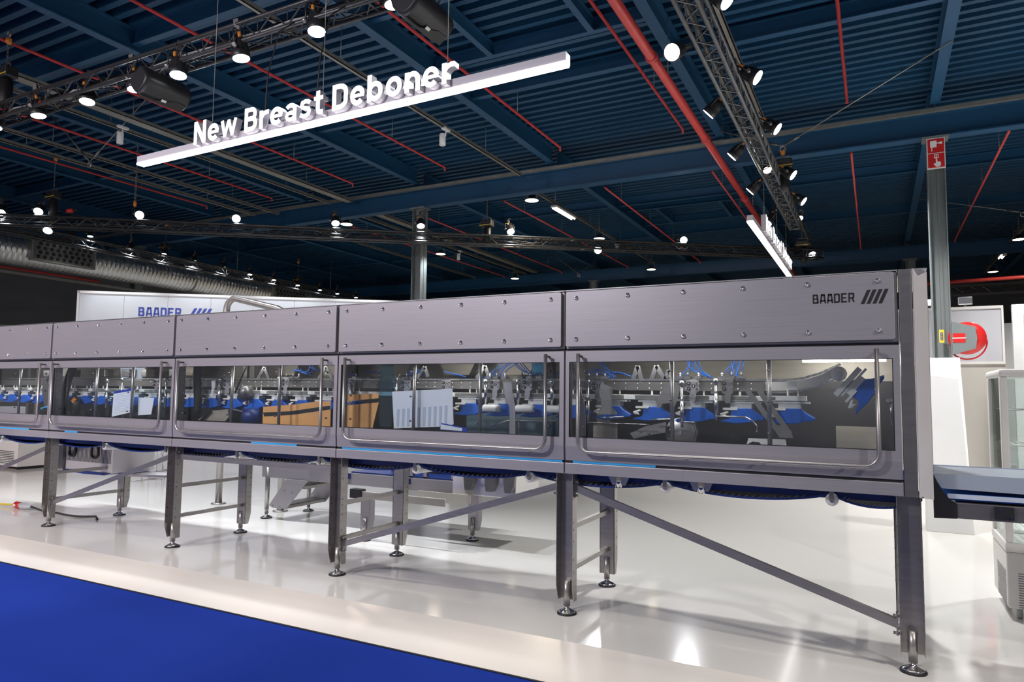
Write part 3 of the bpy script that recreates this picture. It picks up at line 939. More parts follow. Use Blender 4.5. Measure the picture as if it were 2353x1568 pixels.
LL = [(-19.2, 11.46, 5.66), (-19.2, 12.66, 5.55), (-19.2, 13.73, 5.58), (-19.2, 14.81, 5.55), (-19.2, 15.95, 5.54), (-19.2, 17.04, 5.47), (-19.2, 18.13, 5.44), (-19.2, 19.31, 5.42), (-19.2, 20.49, 5.40), (-19.2, 21.49, 5.39), (-19.2, 22.63, 5.38)]
for i, loc in enumerate(LL):
    place_lamp(protos, loc, (0.12, -0.1, -1), 'small lit stage lamp on the truss before the duct, %s from left' % ORD[i], G, 150, size=125)
for loc, lab, d in (((-17.3, 9.32, 5.17), 'lit stage lamp hanging below the diagonal truss in front of the duct', (0.4, -0.4, -0.7)),):
    place_lamp(proto, SCL(*loc), d, lab, 'stage lamps on the diagonal truss', BACK_W)
for loc, lab in (((-1.55, 12.3, 5.30), 'small warm lit lamp inside the right truss between its chords'), ((-1.45, 17.05, 5.56), 'small warm lit lamp at the far end of the right truss')):
    t = thing('warm_lamp', lab, 'stage lamp', loc, 'warm lamps on the right truss', aim((0.2, -0.6, -0.8)))
    MB().lathe([(0.07, 0), (0.075, 0.01), (0.075, 0.07), (0.04, 0.10), (0, 0.10)], n=14).build('lamp_housing', 'matblack', t, local=True)
    MB().lathe([(0, -0.003), (0.066, -0.003), (0.066, 0.004), (0, 0.005)], n=14).build('lens', 'lens_warm', t, local=True)
    MB().tube([(-0.08, 0, 0.03), (-0.08, 0, 0.15), (0.08, 0, 0.15), (0.08, 0, 0.03)], 0.006, 5).build('yoke', 'matblack', t, local=True)

# ------------------------------------------------------------------ loudspeakers
def make_speaker(label, loc, mtx):
    t = thing('loudspeaker', label, 'loudspeaker', loc, 'loudspeakers under the front truss')
    t.rotation_mode = 'QUATERNION'
    t.rotation_quaternion = mtx
    # long axis local X (0.60), depth Y (0.26 with a curved front), height Z (0.28)
    sec = [(0.13, -0.12), (0.13, 0.12), (0.05, 0.15), (-0.05, 0.145), (-0.11, 0.115), (-0.14, 0.05), (-0.145, -0.03), (-0.13, -0.10), (-0.07, -0.14), (0.05, -0.15)]
    m = MB()
    n = len(sec)
    rings = [(-0.31, 0.82), (-0.295, 0.95), (-0.26, 1.0), (0.26, 1.0), (0.295, 0.95), (0.31, 0.82)]
    vs = [(x, a * k, b * k) for x, k in rings for a, b in sec]
    fs = [(i * n + j, i * n + (j + 1) % n, (i + 1) * n + (j + 1) % n, (i + 1) * n + j) for i in range(len(rings) - 1) for j in range(n)]
    m.add(vs, fs, True)
    m.f += [list(range(n))[::-1], list(range(5 * n, 6 * n))]
    m.sm += [False, False]; m.mi += [0, 0]
    m.build('cabinet', 'matblack', t, local=True)
    g = MB()
    pts = [(-0.27, -0.10), (-0.1, -0.10), (0.02, -0.06), (0.14, -0.01), (0.27, -0.01), (0.27, -0.115), (-0.27, -0.135)]
    g.prism([(x, z) for x, z in pts], (0, -0.152, 0), X3, Z3, (0, 0.02, 0))
    g.build('grille', 'black', t, 0.004, local=True)
    MB().box(-0.03, 0.03, -0.158, -0.150, -0.075, -0.045).build('badge', 'white_pl', t, local=True)
    MB().tube([(-0.1, 0.05, 0.14), (-0.1, 0.05, 0.26), (0.1, 0.05, 0.26), (0.1, 0.05, 0.14)], 0.012, 6).build('mounting_bracket', 'steel_dark', t, local=True)
    return t
SPQ = Quaternion((0, 0, 1), PI / 2) @ Quaternion((1, 0, 0), math.radians(52))
make_speaker('black loudspeaker slung under the front truss, left of the sign', (-7.52, 5.24, 5.05), SPQ)
make_speaker('dark grey loudspeaker at the top edge above the word Deboner', (-3.72, 5.24, 5.04), SPQ)

# ------------------------------------------------------------------ chain hoists and rope slings
def hoist(loc, ztop, label, body='matblack'):
    r = thing('chain_hoist', label, 'chain hoist', loc, 'chain hoists on the trusses')
    x, y, z = loc
    MB().box(x - 0.16, x + 0.16, y - 0.09, y + 0.09, z, z + 0.17).build('motor_body', body, r, 0.025)
    MB().box(x - 0.17, x + 0.17, y - 0.094, y - 0.088, z + 0.035, z + 0.05).build('yellow_stripe', 'yellow', r)
    MB().tube([(x - 0.1, y, z + 0.17), (x - 0.1, y, z + 0.23), (x + 0.1, y, z + 0.23), (x + 0.1, y, z + 0.17)], 0.01, 6).build('carry_handle', 'steel_dark', r)
    MB().lathe([(0.07, -0.42), (0.09, -0.35), (0.085, -0.02), (0.05, 0.0)], (x + 0.02, y, z), Z3, 10).build('chain_bag', 'black', r)
    ch = MB()
    k = 0
    zz = z + 0.17
    while zz < ztop - 0.12:
        ax = X3 if k % 2 else Y3
        ch.tube([Vector((x, y, zz)) + ax * 0.011, Vector((x, y, zz + 0.03)) + ax * 0.011, Vector((x, y, zz + 0.03)) - ax * 0.011, Vector((x, y, zz)) - ax * 0.011], 0.005, 4, closed=True)
        zz += 0.032
        k += 1
    ch.build('chain', 'steel_dark', r, kind='stuff')
    MB().lathe([(0.02, -0.10), (0.04, -0.08), (0.042, -0.02), (0.018, 0.0)], (x, y, ztop), Z3, 10).build('hook_block', 'amber', r)
    MB().tube(arc((x, y, ztop + 0.05), 0.045, -PI / 2, PI, 8), 0.012, 6).build('hook', 'steel', r)
    return r
hoist((-11.1, 5.28, 5.92), 6.55, 'black chain hoist on the front truss at the left picture edge')
hoist(SCL(-17.3, 9.40, 5.95), 6.6, 'black chain hoist on the left part of the diagonal truss by a red plug')
hoist(SCL(-8.95, 15.65, 5.80), 6.5, 'black chain hoist standing mid way on the diagonal truss')
hoist((-1.40, 13.3, 5.60), 5.95, 'chain hoist with yellow stripe on the right truss')
hoist((-19.4, 13.9, 5.80), 6.6, 'chain hoist on the left truss above the duct outlet')
hoist((-19.4, 19.5, 5.62), 6.4, 'chain hoist far along the left truss near its small lamps')
hoist(SCL(-1.75, 21.1, 5.70), 6.3, 'small chain hoist at right end of the diagonal truss')

def sling(a, b, c, label):
    r = thing('rope_sling', label, 'rope sling', c, 'rope slings under the roof beams')
    for q in (a, b):
        MB().tube([q, c], 0.011, 6).build('wire_rope', 'tray', r)
        d = (Vector(q) - Vector(c)).normalized()
        MB().tube([Vector(c) + d * 0.1, Vector(c) + d * 0.35], 0.022, 6).build('turnbuckle', 'steel_dark', r)
    MB().tube(arc(Vector(c) - Z3 * 0.05, 0.05, 0, 2 * PI, 10)[:-1], 0.014, 6, closed=True).build('shackle', 'steel', r)
sling((-15.1, 8.04, 7.14), (-12.2, 8.3, 7.14), (-13.9, 8.2, 6.0), 'V shaped rope sling left of the light bar end')
sling((-11.45, 24.77, 7.14), (-9.66, 26.5, 7.14), (-9.13, 22.5, 5.66), 'V shaped rope sling far back above the machine centre')
sling((1.14, 11.84, 6.76), (-2.65, 14.0, 6.76), (-1.40, 13.3, 6.02), 'long rope sling from the right roof beam to the right truss hoist')
sling((1.07, 21.1, 6.76), (4.87, 19.6, 6.76), (3.2, 20.0, 5.88), 'rope sling at far right behind the signed column')

cp = thing('power_connector', 'red power connector among the cables inside the front truss at left', 'connector', (-10.15, 5.26, 5.36))
MB().lathe([(0.03, 0), (0.045, 0.02), (0.045, 0.10), (0.03, 0.13)], (-10.21, 5.26, 5.36), X3, 12).build('socket_body', 'red', cp)
MB().lathe([(0.018, 0), (0.022, 0.03), (0.012, 0.08)], (-10.08, 5.26, 5.36), X3, 10).build('cable_gland', 'black', cp)
q0 = SCL(-17.0, 9.55, 5.66)
cp = thing('power_connector', 'red power connector on top of the diagonal truss beside its hoist', 'connector', q0)
MB().lathe([(0.03, 0), (0.05, 0.02), (0.05, 0.12), (0.03, 0.15)], q0, (0.8, 0.6, 0.2), 12).build('socket_body', 'red', cp)
MB().lathe([(0.02, 0), (0.024, 0.03), (0.012, 0.08)], Vector(q0) + Vector((0.118, 0.089, 0.03)), (0.8, 0.6, 0.2), 10).build('cable_gland', 'black', cp)
q0 = SCL(-15.8, 10.46, 5.62)
lc = thing('lifting_chain', 'steel lifting chain with amber hook rising from the diagonal truss below the light bar end', 'chain', q0)
ch = MB()
zz, k = q0[2] + 0.35, 0
while zz < 7.1:
    ax = X3 if k % 2 else Y3
    b_ = Vector((q0[0], q0[1], zz))
    ch.tube([b_ + ax * 0.016, b_ + ax * 0.016 + Z3 * 0.05, b_ - ax * 0.016 + Z3 * 0.05, b_ - ax * 0.016], 0.006, 4, closed=True)
    zz += 0.052
    k += 1
ch.build('chain', 'tray', lc, kind='stuff')
MB().tube([Vector(q0), Vector(q0) + Z3 * 0.22], 0.007, 6).build('wire_strop', 'steel_dark', lc)
MB().lathe([(0.02, 0), (0.035, 0.02), (0.035, 0.10), (0.018, 0.14)], Vector(q0) + Z3 * 0.22, Z3, 10).build('hook_block', 'amber', lc)

# ================================================================== LIT HANGING SIGNS
def lit_sign(label, x0, z0, x1, z1, y):
    r = thing('hanging_sign', label, 'sign', ((x0 + x1) / 2, y, z0))
    m = MB()
    h = 0.085
    m.xz([(x0, z0), (x1, z1), (x1, z1 + h), (x0, z0 + h)], y, y + 0.085)
    m.build('light_bar', 'sign_side', r)
    d = MB()
    d.xz([(x0 + 0.004, z0 - 0.012), (x1 - 0.004, z1 - 0.012), (x1 - 0.004, z1 + 0.012), (x0 + 0.004, z0 + 0.012)], y - 0.006, y + 0.08)
    d.build('diffuser', 'diffuser', r)
    return r
sg = lit_sign('long lit bar with illuminated letters New Breast Deboner hanging over the machine', -7.18, 3.932, -2.043, 3.988, 4.75)
for m in stroke_text('New Breast Deboner', 3.165, 0.240, 0.07, lambda u, w, d: (-6.178 + u, 4.685 + d, 3.966 + w + u * 0.0115)):
    m.build('letter', ['sign_side', 'letter_face'], sg)
for x, z, zt in ((-6.02, 4.22, 7.1), (-4.52, 4.2, 6.95), (-3.14, 4.19, 7.1)):
    MB().tube([(x, 4.78, z), (x, 4.78, zt)], 0.0035, 5).build('suspension_wire', 'tray', sg)
for x in (-5.30, -4.62):
    MB().tube([(x, 4.80, 4.06), (x + 0.01, 4.82, 4.6), (x, 4.95, 5.1), (x, 5.17, 5.32)], 0.007, 5).build('power_cable', 'black', sg)

s2 = thing('hanging_sign', 'second lit letter sign seen edge on, beyond the right truss', 'sign', (-1.93, 14.5, 4.45))
MB().box(-1.91, -1.81, 12.4, 19.2, 4.47, 4.58).build('light_bar', 'sign_side', s2)
MB().box(-1.914, -1.806, 12.4, 19.2, 4.458, 4.485).build('diffuser', 'diffuser', s2)
for m in stroke_text('New Breast Deboner', 4.6, 0.32, 0.09, lambda u, w, d: (-1.75 - d, 13.6 + u, 4.55 + w)):
    m.build('letter', ['sign_side', 'letter_face'], s2)
for y in (14.2, 16.2, 18.0):
    MB().tube([(-1.86, y, 4.5), (-1.86, y, 7.13)], 0.004, 5).build('suspension_wire', 'tray', s2)

# ================================================================== BOOTH WALLS
def slashes(mb_y, x, z, h, w, gap, slant, n=4):
    out = []
    for i in range(n):
        a = x + i * (w + gap)
        out.append([(a, z), (a + w, z), (a + w + slant, z + h), (a + slant, z + h)])
    return out

bw = thing('booth_wall', 'white booth back wall with blue lettering standing behind the machine at left', 'wall panel', (-17.0, 10.0, 0))
D = Vector((0.80, 0.60, 0)).normalized()
P0 = Vector((-16.90, 9.92, 0))
nn = Vector((D.y, -D.x, 0))
for i in range(9):
    a = P0 + D * (i * 0.995 + 0.003)
    b = P0 + D * ((i + 1) * 0.995 - 0.003)
    MB().prism([(0, 0.0), ((b - a).length, 0.0), ((b - a).length, 3.74), (0, 3.74)], a, D, Z3, -nn * 0.06).build('wall_board', 'booth', bw)
MB().prism([(-0.03, 3.74), (8.99, 3.74), (8.99, 3.80), (-0.03, 3.80)], P0 + nn * 0.02, D, Z3, -nn * 0.10).build('top_rail', 'white', bw)
MB().prism([(-0.05, 0), (0.0, 0), (0.0, 3.8), (-0.05, 3.8)], P0 + nn * 0.02, D, Z3, -nn * 0.10).build('end_post', 'white', bw)
LP = P0 + D * 1.33 + nn * 0.004
block_letters('BAADER', LP + Z3 * 3.225, 0.22, 0.168, 0.148, D, Z3, nn, 0.004).build('lettering', 'logo', bw)
for q in slashes(0, 0, 0, 0.24, 0.065, 0.05, 0.13):
    MB().prism(q, LP + D * 1.15 + Z3 * 3.215, D, Z3, nn * 0.004).build('logo_stripe', 'logo', bw)

pp = thing('partition_panel', 'framed light grey partition panel behind the column at far right', 'wall panel', (0.8, 18.0, 0))
for x in (-0.6, 0.92):
    MB().box(x, x + 1.50, 18.0, 18.04, 2.26, 3.40).build('panel_board', 'grey_board', pp)
for a in ((-0.65, 2.46, 3.40, 3.46), (-0.65, 2.46, 2.20, 2.26), (2.42, 2.46, 2.26, 3.40)):
    MB().box(a[0], a[1], 17.97, 18.05, a[2], a[3]).build('frame_bar', 'offwhite', pp)
struct('wall_partition', MB().box(-0.65, 2.46, 18.01, 18.09, -0.05, 2.20), 'beige')
rw = MB()
rw.box(2.47, 2.72, 17.0, 17.12, -0.05, 3.36)
rw.box(2.72, 9, 17.0, 17.12, 3.10, 3.36)
rw.box(3.9, 9, 17.0, 17.12, -0.05, 3.10)
struct('wall_white_booth', rw, 'white')
fr = MB()
fr.box(2.66, 2.72, 16.95, 17.0, 0, 3.16)
fr.box(2.72, 3.95, 16.95, 17.0, 3.10, 3.16)
struct('trim_3', fr, 'grey_board')
struct('wall_booth_inner', MB().box(2.4, 5, 19.4, 19.5, -0.05, 3.2), 'white')

# ------------------------------------------------------------------ column fittings
fs = thing('fire_sign', 'two red fire signs with white symbols high on the right column', 'sign', (1.06, 14.33, 5.6))
MB().box(0.92, 1.205, 14.335, 14.345, 5.56, 6.13).build('backing_plate', 'white', fs)
for z in (5.585, 5.855):
    MB().box(0.935, 1.19, 14.329, 14.336, z, z + 0.255).build('red_plate', 'red', fs)
sy = MB()
sy.xz([(0.975, 5.955), (1.075, 5.955), (1.075, 6.075), (0.975, 6.075)], 14.325, 14.330)
sy.xz([(1.075, 6.02), (1.12, 6.02), (1.12, 6.035), (1.075, 6.035)], 14.325, 14.330)
sy.lathe([(0.025, 0), (0.025, 0.005)], (1.14, 14.325, 6.027), Y3, 14)
sy.xz([(0.99, 5.885), (1.005, 5.885), (1.008, 5.955), (0.996, 5.955)], 14.325, 14.330)
sy.build('hose_symbol', 'white', fs)
hs = MB()
for a in ((1.03, 1.10, 5.815, 5.825), (1.03, 1.10, 5.755, 5.765), (1.03, 1.04, 5.765, 5.815), (1.09, 1.10, 5.765, 5.815)):
    hs.box(a[0], a[1], 14.325, 14.33, a[2], a[3])
hs.lathe([(0.013, 0), (0.013, 0.005)], (1.065, 14.325, 5.79), Y3, 12)
hs.xz([(1.055, 5.745), (1.075, 5.745), (1.08, 5.69), (1.13, 5.68), (1.135, 5.63), (1.115, 5.595), (1.06, 5.595), (1.02, 5.65), (1.03, 5.665), (1.055, 5.655)], 14.325, 14.33)
hs.build('hand_symbol', 'white', fs)

hr = thing('fire_hose_reel', 'red fire hose reel on a grey bracket fixed to the right column', 'fire hose reel', (1.3, 14.5, 2.5))
br = MB()
br.xz([(1.207, 2.80), (1.55, 2.70), (1.575, 2.52), (1.575, 2.48), (1.55, 2.32), (1.207, 2.22)], 14.34, 14.36)
br.build('side_bracket', 'column', hr)
br = MB()
br.xz([(1.207, 2.80), (1.55, 2.70), (1.575, 2.50), (1.55, 2.32), (1.207, 2.22)], 14.58, 14.60)
br.build('side_bracket', 'column', hr)
MB().lathe([(0.10, -0.11), (0.27, -0.10), (0.285, -0.06), (0.285, 0.06), (0.27, 0.10), (0.10, 0.11)], (1.44, 14.47, 2.51), Y3, 30).build('hose_drum', 'red', hr)
MB().tube([Vector((1.44 + 0.29 * math.cos(a), 14.47, 2.45 + 0.31 * math.sin(a))) for a in [math.radians(v) for v in range(-150, 10, 12)]], 0.014, 7).build('hose_loop', 'red', hr)
MB().box(1.22, 1.40, 14.332, 14.342, 2.43, 2.59).build('red_label', 'red', hr)
MB().box(1.21, 1.41, 14.328, 14.335, 2.50, 2.515).build('white_bar', 'white', hr)

yt = thing('hanging_tag', 'small yellow tag with blue chain mark hanging on the right column', 'tag', (1.05, 14.3, 2.55))
MB().box(1.015, 1.09, 14.325, 14.345, 2.43, 2.66).build('tag_plate', 'yellow', yt, 0.006)
cm = MB()
for k in range(3):
    cm.tube([Vector((1.052 + 0.018 * math.cos(a), 14.322, 2.50 + k * 0.045 + 0.022 * math.sin(a))) for a in [2 * PI * i / 8 for i in range(8)]], 0.006, 5, closed=True)
cm.build('chain_mark', 'logo', yt)
MB().tube([(1.052, 14.335, 2.66), (1.052, 14.35, 6.1)], 0.004, 5).build('cord', 'steel_dark', yt)

# white tapered shroud round the column foot and board before it
tp = MB()
b = [(0.74, 14.12), (1.38, 14.12), (1.38, 14.86), (0.74, 14.86)]
tt = [(0.83, 14.2), (1.30, 14.2), (1.30, 14.8), (0.83, 14.8)]
tp.add([(x, y, 0) for x, y in b] + [(x, y, 2.16) for x, y in tt], [(3, 2, 1, 0), (4, 5, 6, 7), (0, 1, 5, 4), (1, 2, 6, 5), (2, 3, 7, 6), (3, 0, 4, 7)])
tag(tp.build('column_shroud', 'white', None, 0.008), 'tall white tapered box enclosing the foot of the right column', 'plinth')
db = MB()
db.add([(0.46, 9.0, 0), (0.90, 9.0, 0), (0.90, 9.3, 0), (0.46, 9.3, 0), (0.50, 9.0, 1.72), (0.80, 9.0, 1.67), (0.80, 9.3, 1.67), (0.50, 9.3, 1.72)], [(3, 2, 1, 0), (4, 5, 6, 7), (0, 1, 5, 4), (1, 2, 6, 5), (2, 3, 7, 6), (3, 0, 4, 7)])
tag(db.build('display_plinth', 'white', None, 0.006), 'bright white slanted plinth between the machine end and the glass fridge', 'plinth')
for x, lab in ((1.15, 'white floodlight on top of the partition behind the column, left side'), (1.78, 'silver floodlight on top of the partition, right of the column')):
    r = thing('flood_light', lab, 'flood light', (x, 18.02, 3.46), 'flood lights on the partition')
    MB().box(x - 0.14, x + 0.14, 17.95, 18.05, 3.50, 3.68).build('lamp_housing', 'polish', r, 0.02)
    MB().box(x - 0.11, x + 0.11, 17.945, 17.951, 3.53, 3.65).build('lens', 'lens' if x < 1.5 else 'chrome', r)
    MB().box(x - 0.03, x + 0.03, 17.98, 18.04, 3.458, 3.50).build('foot', 'steel_dark', r)

# ------------------------------------------------------------------ glass display fridge at right
fg = thing('display_fridge', 'white glass sided display fridge with louvred base at the right edge', 'fridge', (0.742, 5.71, 0))
x0, x1, y0, y1 = 0.742, 1.40, 5.71, 6.32
MB().box(x0, x1, y0, y1, 0.075, 0.44).build('base_cabinet', 'offwhite', fg, 0.012)
MB().box(x0 - 0.004, x1 + 0.004, y0 - 0.004, y1 + 0.004, 0.44, 0.50).build('plinth_band', 'offwhite', fg, 0.008)
MB().box(x0 - 0.006, x1 + 0.006, y0 - 0.006, y1 + 0.006, 1.60, 1.655).build('top_cap', 'offwhite', fg, 0.02)
for cx, cy in ((x0, y0), (x1 - 0.045, y0), (x0, y1 - 0.045), (x1 - 0.045, y1 - 0.045)):
    MB().box(cx, cx + 0.045, cy, cy + 0.045, 0.50, 1.60).build('corner_post', 'offwhite', fg, 0.008)
MB().box(x0 + 0.045, x1 - 0.045, y0 + 0.012, y0 + 0.018, 0.50, 1.60).build('front_glass', 'fridge_glass', fg)
MB().box(x0 + 0.012, x0 + 0.018, y0 + 0.045, y1 - 0.045, 0.50, 1.60).build('side_glass', 'fridge_glass', fg)
MB().box(x1 - 0.018, x1 - 0.012, y0 + 0.045, y1 - 0.045, 0.50, 1.60).build('side_glass', 'fridge_glass', fg)
MB().box(x0 + 0.045, x1 - 0.045, y1 - 0.018, y1 - 0.012, 0.50, 1.60).build('back_glass', 'fridge_glass', fg)
for z in (0.56, 0.86, 1.14, 1.38):
    sh = MB()
    for i in range(12):
        xx = x0 + 0.06 + i * 0.048
        sh.tube([(xx, y0 + 0.06, z), (xx, y1 - 0.06, z)], 0.003, 4)
    sh.tube([(x0 + 0.05, y0 + 0.06, z), (x1 - 0.05, y0 + 0.06, z)], 0.005, 5)
    sh.tube([(x0 + 0.05, y1 - 0.06, z), (x1 - 0.05, y1 - 0.06, z)], 0.005, 5)
    sh.build('wire_shelf', 'white', fg)
for i in range(15):
    z = 0.085 + i * 0.0155
    MB().box(x0 + 0.06, x1 - 0.06, y0 - 0.002, y0 + 0.003, z, z + 0.0055).build('front_louvre', 'steel_dark', fg)
    MB().box(x0 - 0.002, x0 + 0.003, y0 + 0.05, y1 - 0.20, z, z + 0.0055).build('side_louvre', 'steel_dark', fg)
for cx, cy in ((x0 + 0.07, y0 + 0.08), (x1 - 0.07, y0 + 0.08), (x0 + 0.07, y1 - 0.08), (x1 - 0.07, y1 - 0.08)):
    MB().lathe([(0.036, -0.015), (0.038, 0), (0.036, 0.015)], (cx, cy, 0.038), X3, 14).build('castor', 'greyplug', fg)

# ------------------------------------------------------------------ floor things at left
pl = thing('power_plug', 'red and grey industrial power plug lying on the floor at left', 'power plug', (-9.15, 4.81, 0))
MB().lathe([(0.030, 0.0), (0.042, 0.02), (0.042, 0.09), (0.034, 0.11)], (-9.24, 4.81, 0.044), X3, 14).build('socket_body', 'red', pl)
MB().lathe([(0.034, 0.0), (0.040, 0.03), (0.036, 0.13), (0.022, 0.20), (0.016, 0.22)], (-9.13, 4.81, 0.044), X3, 14).build('plug_grip', 'greyplug', pl)
MB().box(-9.21, -9.17, 4.764, 4.77, 0.035, 0.06).build('paper_label', 'white', pl)
MB().tube([(-8.91, 4.815, 0.044), (-8.8, 4.82, 0.03)] + bez((-8.7, 4.83, 0.014), (-8.4, 4.9, 0.012), (-8.1, 4.70, 0.012), (-7.85, 4.93, 0.012)) + [(-7.66, 4.83, 0.012)], 0.011, 8).build('black_cable', 'black', pl)
MB().tube([(-9.24, 4.81, 0.044), (-9.4, 4.83, 0.03), (-9.7, 4.80, 0.016), (-10.3, 4.9, 0.016), (-11, 4.8, 0.016)], 0.012, 8).build('yellow_cable', 'yellow', pl)

wc = thing('white_cabinet', 'white low cabinet with side vents seen beyond the machine at far left', 'cabinet', (-13.95, 7.0, 0))
MB().box(-14.6, -13.5, 7.0, 7.7, 0.05, 0.62).build('cabinet_body', 'offwhite', wc, 0.01)
MB().xz([(-14.6, 0.62), (-13.5, 0.62), (-13.2, 0.9), (-13.2, 1.1), (-14.6, 1.1)], 7.0, 7.5).build('sloped_hood', 'grey_board', wc)
for i in range(8):
    MB().box(-14.4, -13.6, 6.995, 7.003, 0.10 + i * 0.03, 0.112 + i * 0.03).build('vent_slot', 'steel_dark', wc)
for x in (-14.5, -13.6):
    MB().box(x, x + 0.06, 7.05, 7.6, 0, 0.05).build('foot', 'black', wc)

for i, (x, y) in enumerate(((-10.4, 7.3), (-11.3, 8.2))):
    r = thing('wire_stool', ('thin white wire stool beyond the machine, the nearer of two', 'thin white wire stool beyond the machine, the farther of two')[i], 'stool', (x, y, 0), 'white wire stools')
    for s in (-1, 1):
        MB().tube([(x - 0.2, y + s * 0.2, 0.008), (x + 0.2, y + s * 0.2, 0.008), (x + 0.12, y + s * 0.15, 0.62), (x - 0.12, y + s * 0.15, 0.62), (x - 0.2, y + s * 0.2, 0.008)], 0.007, 6).build('leg_frame', 'grey_board', r)
    MB().tube([(x, y - 0.2, 0.008), (x, y + 0.2, 0.008)], 0.007, 6).build('cross_rod', 'grey_board', r)
    MB().box(x - 0.16, x + 0.16, y - 0.17, y + 0.17, 0.62, 0.65).build('seat', 'white', r, 0.01)

# ================================================================== THE MACHINE
X0, PITCH, NM = 0.122, 1.976, 5
MC = thing('deboning_machine', 'long stainless steel deboning machine with five glazed doors on tall legs', 'machine', (-4.8, 4.8, 0))
BOLT = MB().lathe([(0.0155, 0.0), (0.0155, 0.004), (0.0125, 0.0055), (0.0115, 0.014), (0.006, 0.016), (0.005, 0.010), (0.0, 0.010)], n=8).mesh('panel_bolt', 'chrome')
DOT = MB().lathe([(0.007, 0.0), (0.007, 0.012), (0.004, 0.016), (0.0, 0.017)], n=8).mesh('pane_bolt', 'steel_dark')
STAND = MB().tube([(0, 0, 0), (0, 0.068, 0.002)], 0.0075, 8).mesh('handle_standoff', 'steel_dark')
FRONT = Matrix.Rotation(PI / 2, 4, 'X')     # local z -> -y

def front_inst(name, me, parent, x, y, z):
    r = ROOT[parent.name]
    return inst(name, me, parent, Matrix.Translation((x - r[0], y - r[1], z - r[2])) @ FRONT)

